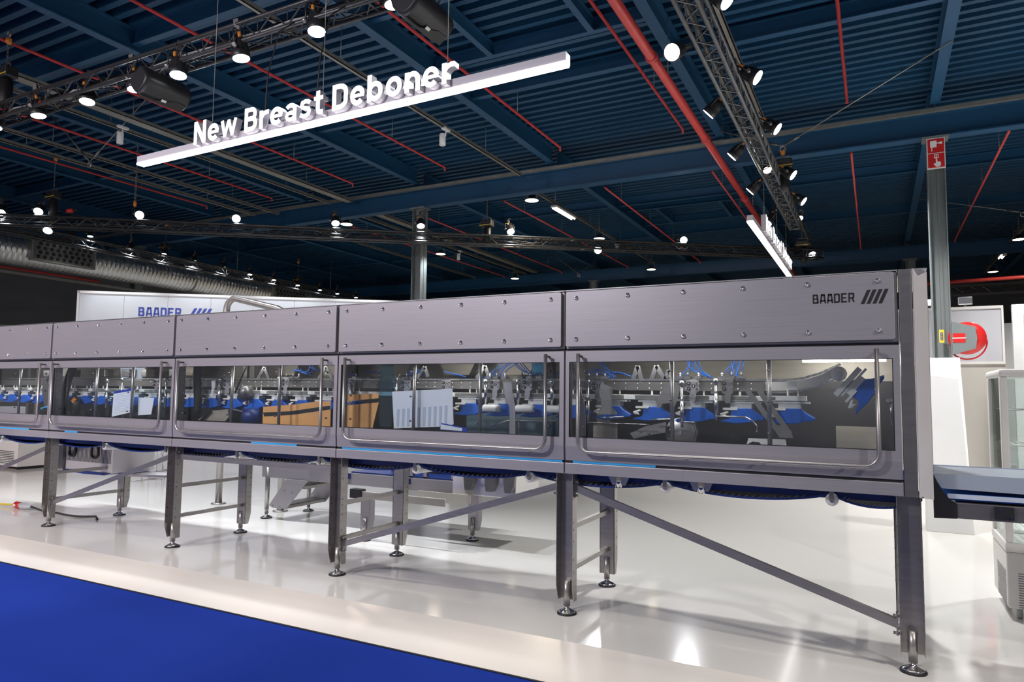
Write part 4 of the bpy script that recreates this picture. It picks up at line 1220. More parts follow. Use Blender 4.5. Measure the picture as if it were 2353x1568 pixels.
for k in range(NM):
    R1 = X0 - PITCH * k
    L1 = R1 - PITCH
    # upper housing and its front panel
    MB().box(L1 + 0.006, R1 - 0.004, 4.332, 5.215, 1.752, 2.146).build('upper_housing', 'steel', MC, 0.006)
    MB().box(L1 + 0.004, R1 - 0.002, 4.318, 5.225, 2.146, 2.152).build('top_lip', 'polish', MC)
    pn = MB()
    c = 0.014
    a, b, z0, z1 = L1 + 0.011, R1 - 0.020, 1.767, 2.141
    poly = []
    for cx, cz, s in ((b - c, z1 - c, 0), (a + c, z1 - c, 1), (a + c, z0 + c, 2), (b - c, z0 + c, 3)):
        poly += [(cx + c * math.cos(PI / 2 * (s + t / 3)), cz + c * math.sin(PI / 2 * (s + t / 3))) for t in range(4)]
    pn.xz(poly, 4.306, 4.332)
    panel = pn.build('top_panel', 'panel', MC, 0.003)
    for i in range(6):
        for z in (2.095, 1.818):
            front_inst('panel_bolt', BOLT, panel, R1 - 0.100 - 0.3578 * i, 4.3065, z)
    if k == 0:
        block_letters('BAADER', (-0.308, 4.3062, 1.982), 0.0535, 0.0368, 0.0335, X3, Z3, -Y3, 0.0012).build('lettering', 'print', panel)
        for q in slashes(0, -0.063, 1.969, 0.078, 0.0185, 0.0105, 0.033):
            MB().xz(q, 4.3045, 4.3062).build('logo_stripe', 'print', panel)
    # door: frame, folded lower edge, pane, handle
    dr = MB()
    a, b = L1 + 0.009, R1 - 0.004
    ga, gb = L1 + 0.033, R1 - 0.036
    gz0, gz1 = 1.1655, 1.666
    dr.box(a, b, 4.32, 4.345, gz1, 1.739)
    dr.box(a, ga, 4.32, 4.345, 1.108, gz1)
    dr.box(gb, b, 4.32, 4.345, 1.108, gz1)
    dr.box(ga, gb, 4.32, 4.345, 1.108, gz0)
    dr.yz([(4.32, 1.108), (4.345, 1.108), (4.352, 1.012), (4.327, 1.012)], a, b)
    door = dr.build('door', 'panel', MC)
    MB().box(ga - 0.004, gb + 0.004, 4.334, 4.340, gz0 - 0.004, gz1 + 0.004).build('pane', 'pane', door)
    sl = MB()
    for u0, u1, w0, w1 in ((ga - 0.003, gb + 0.003, gz1 - 0.003, gz1 + 0.001), (ga - 0.003, gb + 0.003, gz0 - 0.001, gz0 + 0.004), (ga - 0.001, ga + 0.004, gz0, gz1), (gb - 0.004, gb + 0.001, gz0, gz1)):
        sl.box(u0, u1, 4.323, 4.334, w0, w1)
    sl.build('pane_seal', 'black', door)
    hx0, hx1, hr_ = L1 + 0.121, R1 - 0.114, 0.075
    yh = 4.262
    pts = [(hx0, yh, 1.718), (hx0, yh, 1.078 + hr_)]
    pts += arc((hx0 + hr_, yh, 1.078 + hr_), hr_, PI, 1.5 * PI, 6)[1:]
    pts += arc((hx1 - hr_, yh, 1.078 + hr_), hr_, 1.5 * PI, 2 * PI, 6)
    pts += [(hx1, yh, 1.718)]
    hd = MB().tube(pts, 0.0125, 10).build('handle', 'handle', door)
    hr0 = ROOT[hd.name]
    for x, z in ((hx0, 1.702), (hx1, 1.702), (hx0 + 0.15, 1.078), ((hx0 + hx1) / 2 - 0.2, 1.078), ((hx0 + hx1) / 2 + 0.25, 1.078), (hx1 - 0.15, 1.078)):
        o = inst('handle_standoff', STAND, door, loc=(x, yh, z))
    for x in (L1 + 0.135, R1 - 1.262, R1 - 0.682, R1 - 0.116):
        for z in (1.605, 1.42, 1.235):
            front_inst('pane_bolt', DOT, door, x, 4.334, z)
    # vertical bars just behind the pane
    for x in (R1 - 1.262, R1 - 0.682):
        MB().tube([(x, 4.372, 1.10), (x, 4.372, 1.74)], 0.0135, 10).build('door_bar', 'handle', MC)
    # lower rail, slot strip, gap posts
    MB().box(L1 + 0.005, R1 - 0.001, 4.322, 4.40, 0.925, 0.996).build('lower_rail', 'panel', MC, 0.004)
    MB().box(L1 + 0.005, R1 - 0.001, 5.15, 5.215, 0.925, 0.996).build('rear_rail', 'steel', MC, 0.004)
    MB().box(L1 + 0.01, R1 - 0.01, 4.335, 4.36, 0.99, 1.02).build('slot_backing', 'black', MC)
    u0, u1 = ((0.06, 0.62), (0.06, 1.96), (1.02, 1.55), (0.28, 0.5), (0.9, 1.6))[k]
    MB().box(L1 + u0, L1 + u1, 4.330, 4.334, 0.9975, 1.0105).build('slot_strip', 'cyan', MC)
    MB().box(L1 - 0.012, L1 + 0.012, 4.352, 4.43, 0.93, 1.75).build('frame_post', 'steel_dark', MC)
    MB().box(L1 - 0.03, L1 + 0.03, 5.14, 5.20, 0.93, 1.75).build('frame_post', 'steel', MC)
    # rear wall of the cabinet
    rp = MB()
    rp.box(L1 + 0.01, R1 - 0.01, 5.20, 5.212, 1.56, 1.752)
    rp.build('rear_panel', 'back', MC)
    rd = MB()
    for q in ((L1 + 0.01, R1 - 0.01, 1.50, 1.56), (L1 + 0.01, R1 - 0.01, 0.996, 1.10), (L1 + 0.01, L1 + 0.10, 1.10, 1.50), (R1 - 0.10, R1 - 0.01, 1.10, 1.50)):
        rd.box(q[0], q[1], 5.20, 5.215, q[2], q[3])
    rdo = rd.build('rear_door', 'back' if k else 'backdark', MC)
    MB().box(L1 + 0.10, R1 - 0.10, 5.204, 5.209, 1.10, 1.50).build('rear_pane', 'backdark', rdo)
    # light strip seen at the right end; the others added to brighten the inside
    sx0, sx1 = (-0.42, 0.07) if k == 0 else (L1 + 0.5, L1 + 1.4)
    sp = MB().box(sx0, sx1, 4.78 if k == 0 else 4.50, 4.83 if k == 0 else 4.53, 1.695, 1.735).build('work_light', 'steel', MC)
    MB().box(sx0 + 0.01, sx1 - 0.01, 4.782 if k == 0 else 4.502, 4.828 if k == 0 else 4.528, 1.672 if k == 0 else 1.688, 1.695).build('diffuser', 'strip', sp)

    MB().box(L1 + 0.006, R1 - 0.004, 4.346, 4.352, 1.730, 1.756).build('gap_strip', 'black', MC)  # added black strip, stops inner light leaking through the gap
sp = MB().box(-1.62, -0.62, 4.50, 4.53, 1.695, 1.735).build('work_light', 'steel', MC)  # unseen second strip of the right module, added to brighten its inside
MB().box(-1.61, -0.63, 4.502, 4.528, 1.688, 1.695).build('diffuser', 'strip', sp)  # glowing face of the added strip

# right end post and end plate
MB().xy([(0.124, 4.315), (0.180, 4.315), (0.188, 4.32), (0.188, 4.42), (0.124, 4.42)], 0.925, 2.152).build('end_post', 'steel_dark', MC, 0.003)
ep = MB()
ep.add([(0.190, 4.318, 2.152), (0.258, 4.43, 2.148), (0.258, 4.43, 0.905), (0.190, 4.318, 0.925), (0.194, 4.312, 2.152), (0.264, 4.43, 2.148), (0.264, 4.43, 0.905), (0.194, 4.312, 0.925)],
       [(0, 1, 2, 3), (7, 6, 5, 4), (0, 4, 5, 1), (1, 5, 6, 2), (2, 6, 7, 3), (3, 7, 4, 0)])
ep.build('end_plate', 'rib_front', MC)  # pale base puts the light from the right into the colour
ef = MB()
ef.box(0.258, 0.266, 4.43, 5.215, 1.05, 2.150)
ef.build('end_panel', 'steel', MC)
MB().box(0.125, 0.26, 4.318, 5.22, 2.146, 2.152).build('top_lip', 'polish', MC)

# ------------------------------------------------------------------ legs, feet, braces
def foot(parent, x, y, slot=True):
    MB().tube([(x, y, 0.05), (x, y, 0.215)], 0.0225, 12).build('foot_sleeve', 'handle', parent)
    f = MB()
    f.lathe([(0.066, 0.0), (0.066, 0.008), (0.060, 0.014)], (x, y, 0), Z3, 20, mi=0)
    f.lathe([(0.060, 0.012), (0.052, 0.020), (0.028, 0.030), (0.014, 0.042), (0.012, 0.060), (0.012, 0.10)], (x, y, 0), Z3, 20, mi=1)
    f.build('levelling_foot', ['black', 'chrome'], parent)

HOLE = MB().lathe([(0.005, 0.0), (0.005, 0.0012)], n=8).mesh('bolt_hole', 'black')
def leg(x, y, front):
    m = MB()
    hw, t, d = 0.0585, 0.004, 0.074
    zt = 0.922
    s = -1 if front else 1           # flanges point this way
    y0 = y + (0.012 if front else -0.012)
    m.box(x - hw, x + hw, min(y0, y0 + t), max(y0, y0 + t), 0.088, zt)
    ye = y0 + s * d
    for sx in (-1, 1):
        xa = x + sx * hw
        xb = xa - sx * t
        m.yz([(y0, 0.088), (ye + (-s) * 0.03, 0.088), (ye, 0.19), (ye, zt), (y0, zt)], min(xa, xb), max(xa, xb))
    l = m.build('leg', 'steel', MC)
    MB().box(x - hw - 0.012, x + hw + 0.012, min(y0, ye) - 0.006, max(y0, ye) + 0.006, zt, zt + 0.007).build('cap_plate', 'steel_dark', l)
    r = ROOT[l.name]
    for z in (0.86, 0.76, 0.60, 0.555, 0.48, 0.36, 0.28):
        for sx in (-1, 1):
            rot = Matrix.Rotation(sx * PI / 2, 4, 'Y')
            xx = x + sx * hw
            inst('bolt_hole', HOLE, l, Matrix.Translation((xx - r[0], y0 + s * d * 0.72 - r[1], z - r[2])) @ rot)
            xx = x + sx * (hw - t)
            inst('bolt_hole', HOLE, l, Matrix.Translation((xx - r[0], y0 + s * d * 0.72 - r[1], z - r[2])) @ Matrix.Rotation(-sx * PI / 2, 4, 'Y'))
    foot(l, x, y - 0.012 if front else y - 0.012)
    return l
LX = [0.141] + [X0 - PITCH * k for k in range(1, NM)]
for x in LX:
    leg(x, 4.395, True)
    leg(x, 5.175, False)
    for z in (0.555, 0.278):
        MB().bar((x, 4.412, z), (x, 5.16, z), 0.032, 0.032).build('cross_bar', 'steel', MC)
def brace(p0, p1):
    m = MB()
    p0, p1 = Vector(p0), Vector(p1)
    m.bar(p0, p1, 0.004, 0.046)
    d = (p1 - p0).normalized()
    up = d.cross(Y3)
    if up.z < 0: up = -up
    m.bar(p0 + up * 0.021 + Y3 * 0.017, p1 + up * 0.021 + Y3 * 0.017, 0.034, 0.004, up)
    o = m.build('brace', 'steel', MC)
    for q, s in ((p0, 1), (p1, -1)):
        dd = d * s
        for dz in (-0.045, 0.045):
            MB().tube([q - Y3 * 0.008 + Z3 * dz - X3 * 0.02, q - Y3 * 0.008 + Z3 * dz + X3 * 0.02], 0.0085, 6).build('bracket_bolt', 'steel_dark', o)
        MB().box(q.x - 0.005, q.x + 0.005, q.y - 0.012, q.y + 0.03, q.z - 0.06, q.z + 0.06).build('brace_bracket', 'steel', o)
brace((-1.925, 4.375, 0.83), (-3.765, 4.375, 0.25))
brace((-1.79, 4.375, 0.825), (0.072, 4.375, 0.24))
brace((-5.755, 4.375, 0.828), (-3.90, 4.375, 0.828))
brace((-5.88, 4.375, 0.825), (-7.715, 4.375, 0.25))
brace((-7.85, 4.375, 0.825), (-9.70, 4.375, 0.25))

# ------------------------------------------------------------------ belt hanging below, on white rollers
RX = [-0.238 - 0.96 * i for i in range(10)]
xs, zs = [], []
edges = [0.21] + RX + [-9.7]
for i in range(len(edges) - 1):
    a, b = edges[i], edges[i + 1]
    for j in range(12):
        t = j / 12
        xs.append(a + (b - a) * t)
        zs.append(0.905 - 0.060 * (4 * t * (1 - t)) ** 0.8)
bl = MB()
n = len(xs)
vs = [(x, y, z + dz) for dz in (0, -0.012) for y in (4.44, 5.12) for x, z in zip(xs, zs)]
fs = []
for i in range(n - 1):
    fs += [(i, i + 1, n + i + 1, n + i), (2 * n + i, 3 * n + i, 3 * n + i + 1, 2 * n + i + 1), (i, 2 * n + i, 2 * n + i + 1, i + 1), (n + i, n + i + 1, 3 * n + i + 1, 3 * n + i)]
bl.add(vs, fs, False)
belt = bl.build('return_belt', 'belt', MC)
sk = MB()
sk.box(-9.72, 0.20, 4.47, 4.475, 0.87, 0.93)
sk.build('belt_side', 'belt', belt)
STUD = MB().bar((0, 0, 0), (0.018, 0, 0.012), 0.004, 0.005).mesh('belt_tooth', 'steel_dark')
cnt = 0
for i in range(len(edges) - 1):
    a, b = edges[i], edges[i + 1]
    if b < -6.2: break
    for j in range(1, 24):
        t = j / 24
        x = a + (b - a) * t
        z = 0.912 - 0.060 * (4 * t * (1 - t)) ** 0.8
        if 0.15 < t < 0.9:
            inst('belt_tooth', STUD, belt, loc=(x, 4.438, z - 0.006))
for x in RX:
    r = MB().lathe([(0.012, -0.36), (0.033, -0.36), (0.035, -0.35), (0.035, 0.34), (0.03, 0.35)], (x, 4.775, 0.866), Y3, 16).build('belt_roller', 'white_pl', MC)
    MB().lathe([(0.011, -0.006), (0.012, 0.0), (0.012, 0.006)], (x, 4.409, 0.866), Y3, 10).build('axle_nut', 'steel_dark', r)
    MB().box(x - 0.012, x + 0.012, 4.400, 4.406, 0.86, 0.925).build('roller_hanger', 'steel', r)
for x in (-1.50, -0.97):
    m = MB()
    m.xz([(x - 0.075, 0.925), (x + 0.075, 0.925), (x + 0.045, 0.865), (x - 0.045, 0.865)], 4.40, 4.42)
    q = m.build('drain_bracket', 'polish', MC)
    MB().tube([(x, 4.40, 0.85), (x, 4.40, 0.92)], 0.022, 10).build('drain_pipe', 'chrome', q)

# ------------------------------------------------------------------ ribbed discharge box with two octagonal handles
bx = MB()
bx.box(-8.57, -7.68, 4.98, 5.50, 0.497, 0.92)
dbx = bx.build('discharge_box', 'rib_front', MC, 0.004)
for i in range(34):
    x = -8.545 + i * 0.0252
    MB().box(x - 0.0028, x + 0.0028, 4.974, 4.981, 0.60, 0.90).build('rib', 'steel_dark', dbx)
for x in (-8.42, -7.99):
    oc = [(0.032, 0.075), (0.06, 0.045), (0.06, -0.045), (0.032, -0.075), (-0.032, -0.075), (-0.06, -0.045), (-0.06, 0.045), (-0.032, 0.075)]
    MB().tube([(x + a, 4.962, 0.735 + b) for a, b in oc], 0.014, 6, closed=True).build('octagonal_handle', 'black', dbx)
MB().xz([(-8.6, 0.497), (-7.70, 0.497), (-7.80, 0.468), (-8.2, 0.462), (-8.6, 0.48)], 4.97, 5.52).build('box_skirt', 'belt', dbx)
MB().box(-8.70, -8.58, 4.95, 5.5, 0.50, 0.92).build('side_channel', 'steel_dark', MC)
MB().prism([(-7.75, 5.1), (-7.2, 5.3), (-7.2, 5.5), (-7.75, 5.45)], (0, 0, 0.45), X3, Y3, (0, 0, 0.025)).build('lower_tray', 'panel', dbx)

# ------------------------------------------------------------------ inside: chain rail, chain, guide bar
MB().box(-9.70, -0.62, 4.640, 4.652, 1.483, 1.542).build('rail_plate', 'steel', MC)
MB().box(-9.70, -0.62, 4.652, 4.78, 1.483, 1.49).build('rail_shelf', 'steel_dark', MC)
rb = MB().lathe([(0.0055, 0), (0.0055, 0.004), (0.002, 0.006)], n=6).mesh('rail_bolt', 'chrome')
x = -0.70
i = 0
while x > -6.6:
    for z in (1.529, 1.497):
        front_inst('rail_bolt', rb, MC, x, 4.639, z)
    x -= 0.083
    i += 1
MB().box(-9.70, -0.55, 4.60, 4.635, 1.420, 1.453).build('guide_bar', 'white_pl', MC, 0.003)
# rising white track at the right
tp = [(-0.62, 1.515), (-0.485, 1.517), (-0.421, 1.525), (-0.359, 1.537), (-0.288, 1.562), (-0.225, 1.60)]
for nm, w0, w1, m_, y0, y1 in (('curved_track', -0.028, 0.028, 'white_pl', 4.65, 4.70),):
    for_poly = [(x, z + w1) for x, z in tp] + [(x, z + w0) for x, z in reversed(tp)]
    MB().xz(for_poly, y0, y1).build(nm, m_, MC)
MB().lathe([(0.012, 0), (0.045, 0.0), (0.045, 0.05), (0.012, 0.05)], (-0.195, 4.62, 1.592), Y3, 20).build('turn_wheel', 'white_pl', MC)
LINK = MB()
for yy in (-0.010, 0.010):
    LINK.box(-0.017, 0.017, yy - 0.0015, yy + 0.0015, -0.0065, 0.0065)
LINK.tube([(-0.010, -0.014, 0), (-0.010, 0.014, 0)], 0.005, 6)
LINK = LINK.mesh('chain_link', 'polish')
path = [(-0.20, 1.645), (-0.30, 1.597), (-0.40, 1.566), (-0.49, 1.556), (-0.62, 1.554), (-7.0, 1.558)]
def walk(path, step):
    out = []
    need = 0.0
    for (ax, az), (bx_, bz) in zip(path, path[1:]):
        L = math.hypot(bx_ - ax, bz - az)
        s = need
        while s < L:
            t = s / L
            out.append((ax + (bx_ - ax) * t, az + (bz - az) * t, math.atan2(bz - az, bx_ - ax)))
            s += step
        need = s - L
    return out
r = ROOT[MC.name]

cm = MB()
cm.box(-9.70, -7.0, 4.655, 4.675, 1.552, 1.568)
chain = cm.build('chain', 'steel_dark', MC)
for x, z, a in walk(path, 0.0365)[:220]:
    inst('chain_link', LINK, chain, Matrix.Translation((x - r[0], 4.668 - r[1], z - r[2])) @ Matrix.Rotation(-a, 4, 'Y'))
for x, z, a in walk([(-0.62, 1.478), (-0.49, 1.479), (-0.42, 1.488), (-0.30, 1.525), (-0.22, 1.56)], 0.0365):
    inst('chain_link', LINK, chain, Matrix.Translation((x - r[0], 4.668 - r[1], z - r[2])) @ Matrix.Rotation(-a, 4, 'Y'))

# product carriers: white blocks with a blue saddle
def carrier_meshes():
    w = MB()
    w.box(-0.105, 0.105, 0.0, 0.10, -0.030, 0.0)
    w.box(-0.085, 0.125, 0.01, 0.09, -0.048, -0.036)
    w.box(-0.055, 0.075, 0.015, 0.085, -0.078, -0.048)
    w.box(-0.10, -0.01, 0.0, 0.06, -0.090, -0.076)
    w.box(-0.03, 0.03, 0.03, 0.07, -0.036, -0.028)
    b = MB()
    b.xz([(-0.055, -0.078), (0.075, -0.078), (0.095, -0.10), (0.14, -0.128), (0.155, -0.135), (0.145, -0.15), (0.10, -0.155), (0.06, -0.168), (-0.03, -0.175), (-0.10, -0.168), (-0.125, -0.172), (-0.11, -0.155), (-0.06, -0.145), (-0.05, -0.12)], 0.01, 0.09)
    c = MB()
    c.xz([(-0.12, -0.115), (-0.075, -0.098), (-0.06, -0.105), (-0.085, -0.12), (-0.07, -0.135), (-0.11, -0.13)], -0.004, 0.012)
    s = MB()
    s.tube([(0.0, 0.05, 0.0), (0.0, 0.05, 0.045)], 0.008, 6)
    s.tube([(0.06, 0.05, 0.0), (0.06, 0.05, 0.045)], 0.006, 6)
    return w.mesh('carrier', 'white_pl'), b.mesh('saddle', 'blue_pl'), c.mesh('clip', 'white_pl'), s.mesh('carrier_stem', 'white_pl')
CW, CB, CCl, CS = carrier_meshes()
def carrier(x, y, z, ang=0.0, stem=True):
    c = inst('product_carrier', CW, MC, Matrix.Translation((x - r[0], y - r[1], z - r[2])) @ Matrix.Rotation(ang, 4, 'Y'))
    for nm, me in (('saddle', CB), ('clip', CCl)) + ((('carrier_stem', CS),) if stem else ()):
        o = bpy.data.objects.new(nm, me)
        COL.objects.link(o)
        o.parent = c
        for_b = o.modifiers.new('edge', 'BEVEL')
        for_b.width = 0.004
        for_b.segments = 1
    return c
for i in range(33):
    x = -0.485 - 0.288 * i
    if x < -9.6: break
    if not -3.70 < x < -2.85:
        carrier(x, 4.60, 1.452 if i else 1.456)
carrier(-0.160, 4.60, 1.553, math.radians(-50), False)

# stations: shafts, numbered plates, brackets, hoses
def shaft(x, z1, z0, y=4.565):
    m = MB()
    m.tube([(x, y, z0), (x, y, z1)], 0.0095, 8)
    m.tube([(x, y, z0 + 0.03), (x, y, z0 + 0.17)], 0.0135, 8)
    m.box(x - 0.03, x + 0.012, y - 0.01, y + 0.012, z0 + 0.17, z0 + 0.185)
    m.tube([(x, y, z1 - 0.02), (x, y, z1 + 0.012)], 0.018, 8)
    m.build('shaft', 'polish', MC)
for x, z1, z0 in ((-1.78, 1.545, 1.245), (-1.125, 1.535, 1.243), (-0.907, 1.549, 1.295), (-2.60, 1.54, 1.36), (-2.326, 1.54, 1.36), (-2.055, 1.54, 1.355), (-3.43, 1.557, 1.36), (-3.90, 1.54, 1.25),
                  (-4.72, 1.56, 1.26), (-5.49, 1.55, 1.30), (-5.74, 1.54, 1.30), (-6.25, 1.55, 1.27), (-6.95, 1.55, 1.22), (-7.20, 1.54, 1.25), (-7.95, 1.55, 1.25), (-8.30, 1.55, 1.3)):
    shaft(x, z1, z0)
def plate(x, z, num=None, warn=False, tab=True, y=4.575, m_='panel', w=0.08, h=0.068):
    p_ = MB()
    poly = [(x - w / 2, z + h / 2), (x + w / 2, z + h / 2), (x + w / 2, z - h / 2), (x + w * 0.28, z - h / 2 - 0.012), (x + w * 0.28, z - h / 2 - 0.05), (x + w * 0.15, z - h / 2 - 0.066), (x - w * 0.18, z - h / 2 - 0.066), (x - w * 0.28, z - h / 2 - 0.045), (x - w * 0.22, z - h / 2 - 0.012), (x - w / 2, z - h / 2)] if tab else [(x - w / 2, z + h / 2), (x + w / 2, z + h / 2), (x + w / 2, z - h / 2), (x - w / 2, z - h / 2)]
    p_.xz(poly, y, y + 0.006)
    o = p_.build('station_plate', m_, MC, 0.0015, 1)
    for dz in (0.017, -0.017):
        k_ = MB()
        k_.lathe([(0.0125, -0.008), (0.0125, 0.0)], (x - w * 0.30, y, z + dz), Y3, 14)
        k_.build('knob', 'black', o)
        MB().lathe([(0.006, -0.010), (0.006, -0.008)], (x - w * 0.30, y, z + dz), Y3, 10).build('knob_screw', 'polish', o)
        b_ = MB().lathe([(0.006, -0.006), (0.006, 0.0)], (x + w * 0.36, y, z + dz), Y3, 8).build('plate_bolt', 'steel_dark', o)
    if num is not None:
        MB().lathe([(0.0125, -0.001), (0.0125, 0.0)], (x + 0.006, y, z), Y3, 16).build('number_disc', 'black', o)
        wd = 0.009 if len(num) == 1 else 0.014
        join(text_mb(num, wd, 0.015, 0.0006, (x + 0.006 - wd / 2, y - 0.0016, z - 0.0075), X3, Z3, 0, 0.02)).build('number', 'white', o)
    if warn:
        MB().tube([(x - 0.017, y - 0.001, z - h / 2 - 0.045), (x + 0.017, y - 0.001, z - h / 2 - 0.045), (x, y - 0.001, z - h / 2 - 0.016)], 0.0015, 4, closed=True).build('warning_triangle', 'black', o)
plate(-1.713, 1.511, '6', True)
plate(-1.058, 1.513, '5', True)
plate(-0.837, 1.515, None, False, True, w=0.07, h=0.09, m_='steel')
plate(-2.53, 1.517, '7')
plate(-2.258, 1.516, '8')
plate(-3.345, 1.512, '10', w=0.088)
plate(-2.96, 1.513, '25', tab=False)
plate(-3.93, 1.508, '9', True, w=0.075)
plate(-4.658, 1.528, '0', False, w=0.075, h=0.08)
plate(-5.40, 1.52, None, w=0.10, h=0.09)
plate(-7.45, 1.515, None)
plate(-6.42, 1.515, None)
def flat(name, poly, y, th=0.006, m_='steel', bevel=0.0):
    return MB().xz(poly, y, y + th).build(name, m_, MC, bevel)
flat('tee_plate', [(-1.679, 1.53), (-1.597, 1.50), (-1.60, 1.363), (-1.564, 1.33), (-1.564, 1.316), (-1.706, 1.315), (-1.678, 1.36)], 4.55)
flat('hook_plate', [(-1.255, 1.487), (-1.203, 1.529), (-1.136, 1.508), (-1.15, 1.44), (-1.173, 1.381), (-1.20, 1.40), (-1.255, 1.395), (-1.275, 1.366), (-1.29, 1.366), (-1.30, 1.409)], 4.57)
for (a, b, c_) in (((-1.489, 1.553), (-1.453, 1.65), (-1.423, 1.545)), ((-1.358, 1.553), (-1.322, 1.651), (-1.264, 1.556)), ((-3.30, 1.571), (-3.225, 1.657), (-3.191, 1.577)), ((-2.74, 1.565), (-2.665, 1.66), (-2.63, 1.575)), ((-5.10, 1.56), (-5.02, 1.665), (-4.96, 1.565)), ((-4.35, 1.56), (-4.27, 1.665), (-4.2, 1.565)), ((-1.26, 1.556), (-1.235, 1.62), (-1.20, 1.556))):
    m = MB()
    m.bar((a[0], 4.665, a[1]), (b[0], 4.665, b[1]), 0.03, 0.007, Y3)
    m.bar((b[0], 4.665, b[1]), (c_[0], 4.665, c_[1]), 0.03, 0.007, Y3)
    m.build('guide_bracket', 'polish', MC)
# cutting disc and arm in the first module
dc = MB().lathe([(0.02, 0.0), (0.098, 0.002), (0.100, 0.004), (0.098, 0.006), (0.02, 0.008)], (-1.156, 4.63, 1.205), Y3, 36).build('cutting_disc', 'steel', MC)
MB().lathe([(0.018, -0.012), (0.018, 0.0)], (-1.156, 4.63, 1.205), Y3, 6).build('disc_nut', 'polish', dc)
dg_ = MB()
dg_.xz([(-1.10, 1.29), (-1.06, 1.275), (-1.045, 1.21), (-1.06, 1.15), (-1.08, 1.15), (-1.08, 1.26)], 4.64, 4.70)
dg_.build('disc_guard', 'steel', MC)
flat('pivot_arm', [(-1.483, 1.192), (-1.375, 1.242), (-1.238, 1.275), (-1.239, 1.206), (-1.365, 1.181), (-1.456, 1.156)], 4.58, 0.012)
for x, z in ((-1.41, 1.208), (-1.352, 1.195)):
    MB().lathe([(0.008, -0.012), (0.010, 0.0)], (x, 4.58, z), Y3, 8).build('pivot_bolt', 'steel_dark', MC)
flat('curved_shield', [(-1.846, 1.668), (-1.835, 1.62), (-1.845, 1.57), (-1.80, 1.50), (-1.765, 1.38), (-1.758, 1.25), (-1.758, 1.167), (-1.80, 1.167), (-1.80, 1.40), (-1.835, 1.50), (-1.862, 1.57), (-1.858, 1.63)], 4.46, 0.01, 'panel')
for a, b, rr in (((-1.744, 4.5, 1.26), (-1.325, 4.5, 1.257), 0.0035), ((-1.665, 4.5, 1.294), (-1.5, 4.5, 1.303), 0.005), ((-1.32, 4.5, 1.29), (-1.166, 4.5, 1.297), 0.005), ((-1.13, 4.52, 1.28), (-1.03, 4.52, 1.28), 0.004), ((-0.90, 4.52, 1.322), (-0.72, 4.52, 1.322), 0.006)):
    MB().tube([a, b], rr, 6).build('guide_wire', 'polish', MC)
MB().tube([(-0.72, 4.52, 1.322), (-0.68, 4.52, 1.30), (-0.655, 4.52, 1.27), (-0.655, 4.52, 1.23)], 0.006, 6).build('guide_wire', 'polish', MC)
# diagonal fork right of the first door bars
for a, b in (((-0.715, 1.485), (-0.52, 1.215)), ((-0.645, 1.485), (-0.47, 1.225))):
    MB().bar((a[0], 4.575, a[1]), (b[0], 4.575, b[1]), 0.008, 0.03, Z3).build('diagonal_fork', 'steel', MC)
flat('fork_plate', [(-0.575, 1.275), (-0.49, 1.275), (-0.455, 1.215), (-0.455, 1.20), (-0.53, 1.20)], 4.57, 0.012)
flat('track_plate', [(-0.484, 1.548), (-0.425, 1.548), (-0.425, 1.492), (-0.484, 1.492)], 4.60, 0.02, 'white_pl')
MB().tube([(0.074, 4.5, 1.30), (0.074, 4.5, 1.436)], 0.006, 6).build('door_catch', 'polish', MC)
MB().box(0.05, 0.085, 4.48, 4.52, 1.428, 1.446).build('door_catch', 'polish', MC)
flat('floor_plate', [(-1.80, 1.245), (-1.62, 1.245), (-1.62, 1.12), (-1.80, 1.12)], 4.72, 0.01, 'back')
flat('inner_panel', [(-0.24, 1.262), (0.0, 1.262), (0.0, 1.11), (-0.24, 1.11)], 5.1, 0.01, 'back')
fl = MB()
fl.box(-9.7, 0.1, 4.46, 5.15, 0.935, 0.945)
fl.build('belt_bed', 'steel_dark', MC)
MB().box(-9.7, 0.18, 4.50, 5.10, 0.985, 0.995).build('upper_belt', 'belt', MC)
# white plate in place of an opening to the lit floor, under the fork
flat('white_flap', [(-0.72, 1.187), (-0.50, 1.187), (-0.49, 1.09), (-0.75, 1.09)], 4.62, 0.008, 'white_pl')
flat('black_lever', [(-0.745, 1.135), (-0.695, 1.168), (-0.655, 1.165), (-0.625, 1.125), (-0.64, 1.12), (-0.67, 1.15), (-0.70, 1.145), (-0.745, 1.115)], 4.60, 0.01, 'black')
# second module: S bars, white rollers, low rail, blue cover
flat('bent_bar', [(-2.448, 1.539), (-2.373, 1.539), (-2.365, 1.441), (-2.341, 1.357), (-2.338, 1.155), (-2.388, 1.154), (-2.388, 1.346), (-2.431, 1.44)], 4.55, 0.006, 'panel')
for xa, xb, z in ((-2.608, -2.465, 1.339), (-2.331, -2.19, 1.342), (-2.10, -1.96, 1.342)):
    q = MB().lathe([(0.024, 0), (0.028, 0.004), (0.028, xb - xa - 0.02), (0.022, xb - xa)], (xa, 4.55, z), X3, 16).build('press_roller', 'white_pl', MC)
    MB().lathe([(0.012, 0.0), (0.012, 0.006)], (xb, 4.55, z), X3, 10).build('roller_end', 'polish', q)
MB().tube([(-2.565, 4.6, 1.201), (-2.44, 4.6, 1.248), (-2.41, 4.6, 1.252), (-2.04, 4.6, 1.256)], 0.006, 6).build('low_rail', 'polish', MC)
MB().tube([(-2.335, 4.6, 1.25), (-2.335, 4.6, 1.12)], 0.005, 6).build('low_rail', 'polish', MC)
flat('blue_cover', [(-2.287, 1.679), (-2.189, 1.678), (-2.188, 1.59), (-2.24, 1.575), (-2.277, 1.604)], 4.70, 0.02, 'cover_blue')
flat('teal_screen', [(-3.519, 1.675), (-3.383, 1.675), (-3.389, 1.165), (-3.506, 1.165)], 4.46, 0.004, 'tint')  # pale blue reflection in the pane, built as a tinted sheet
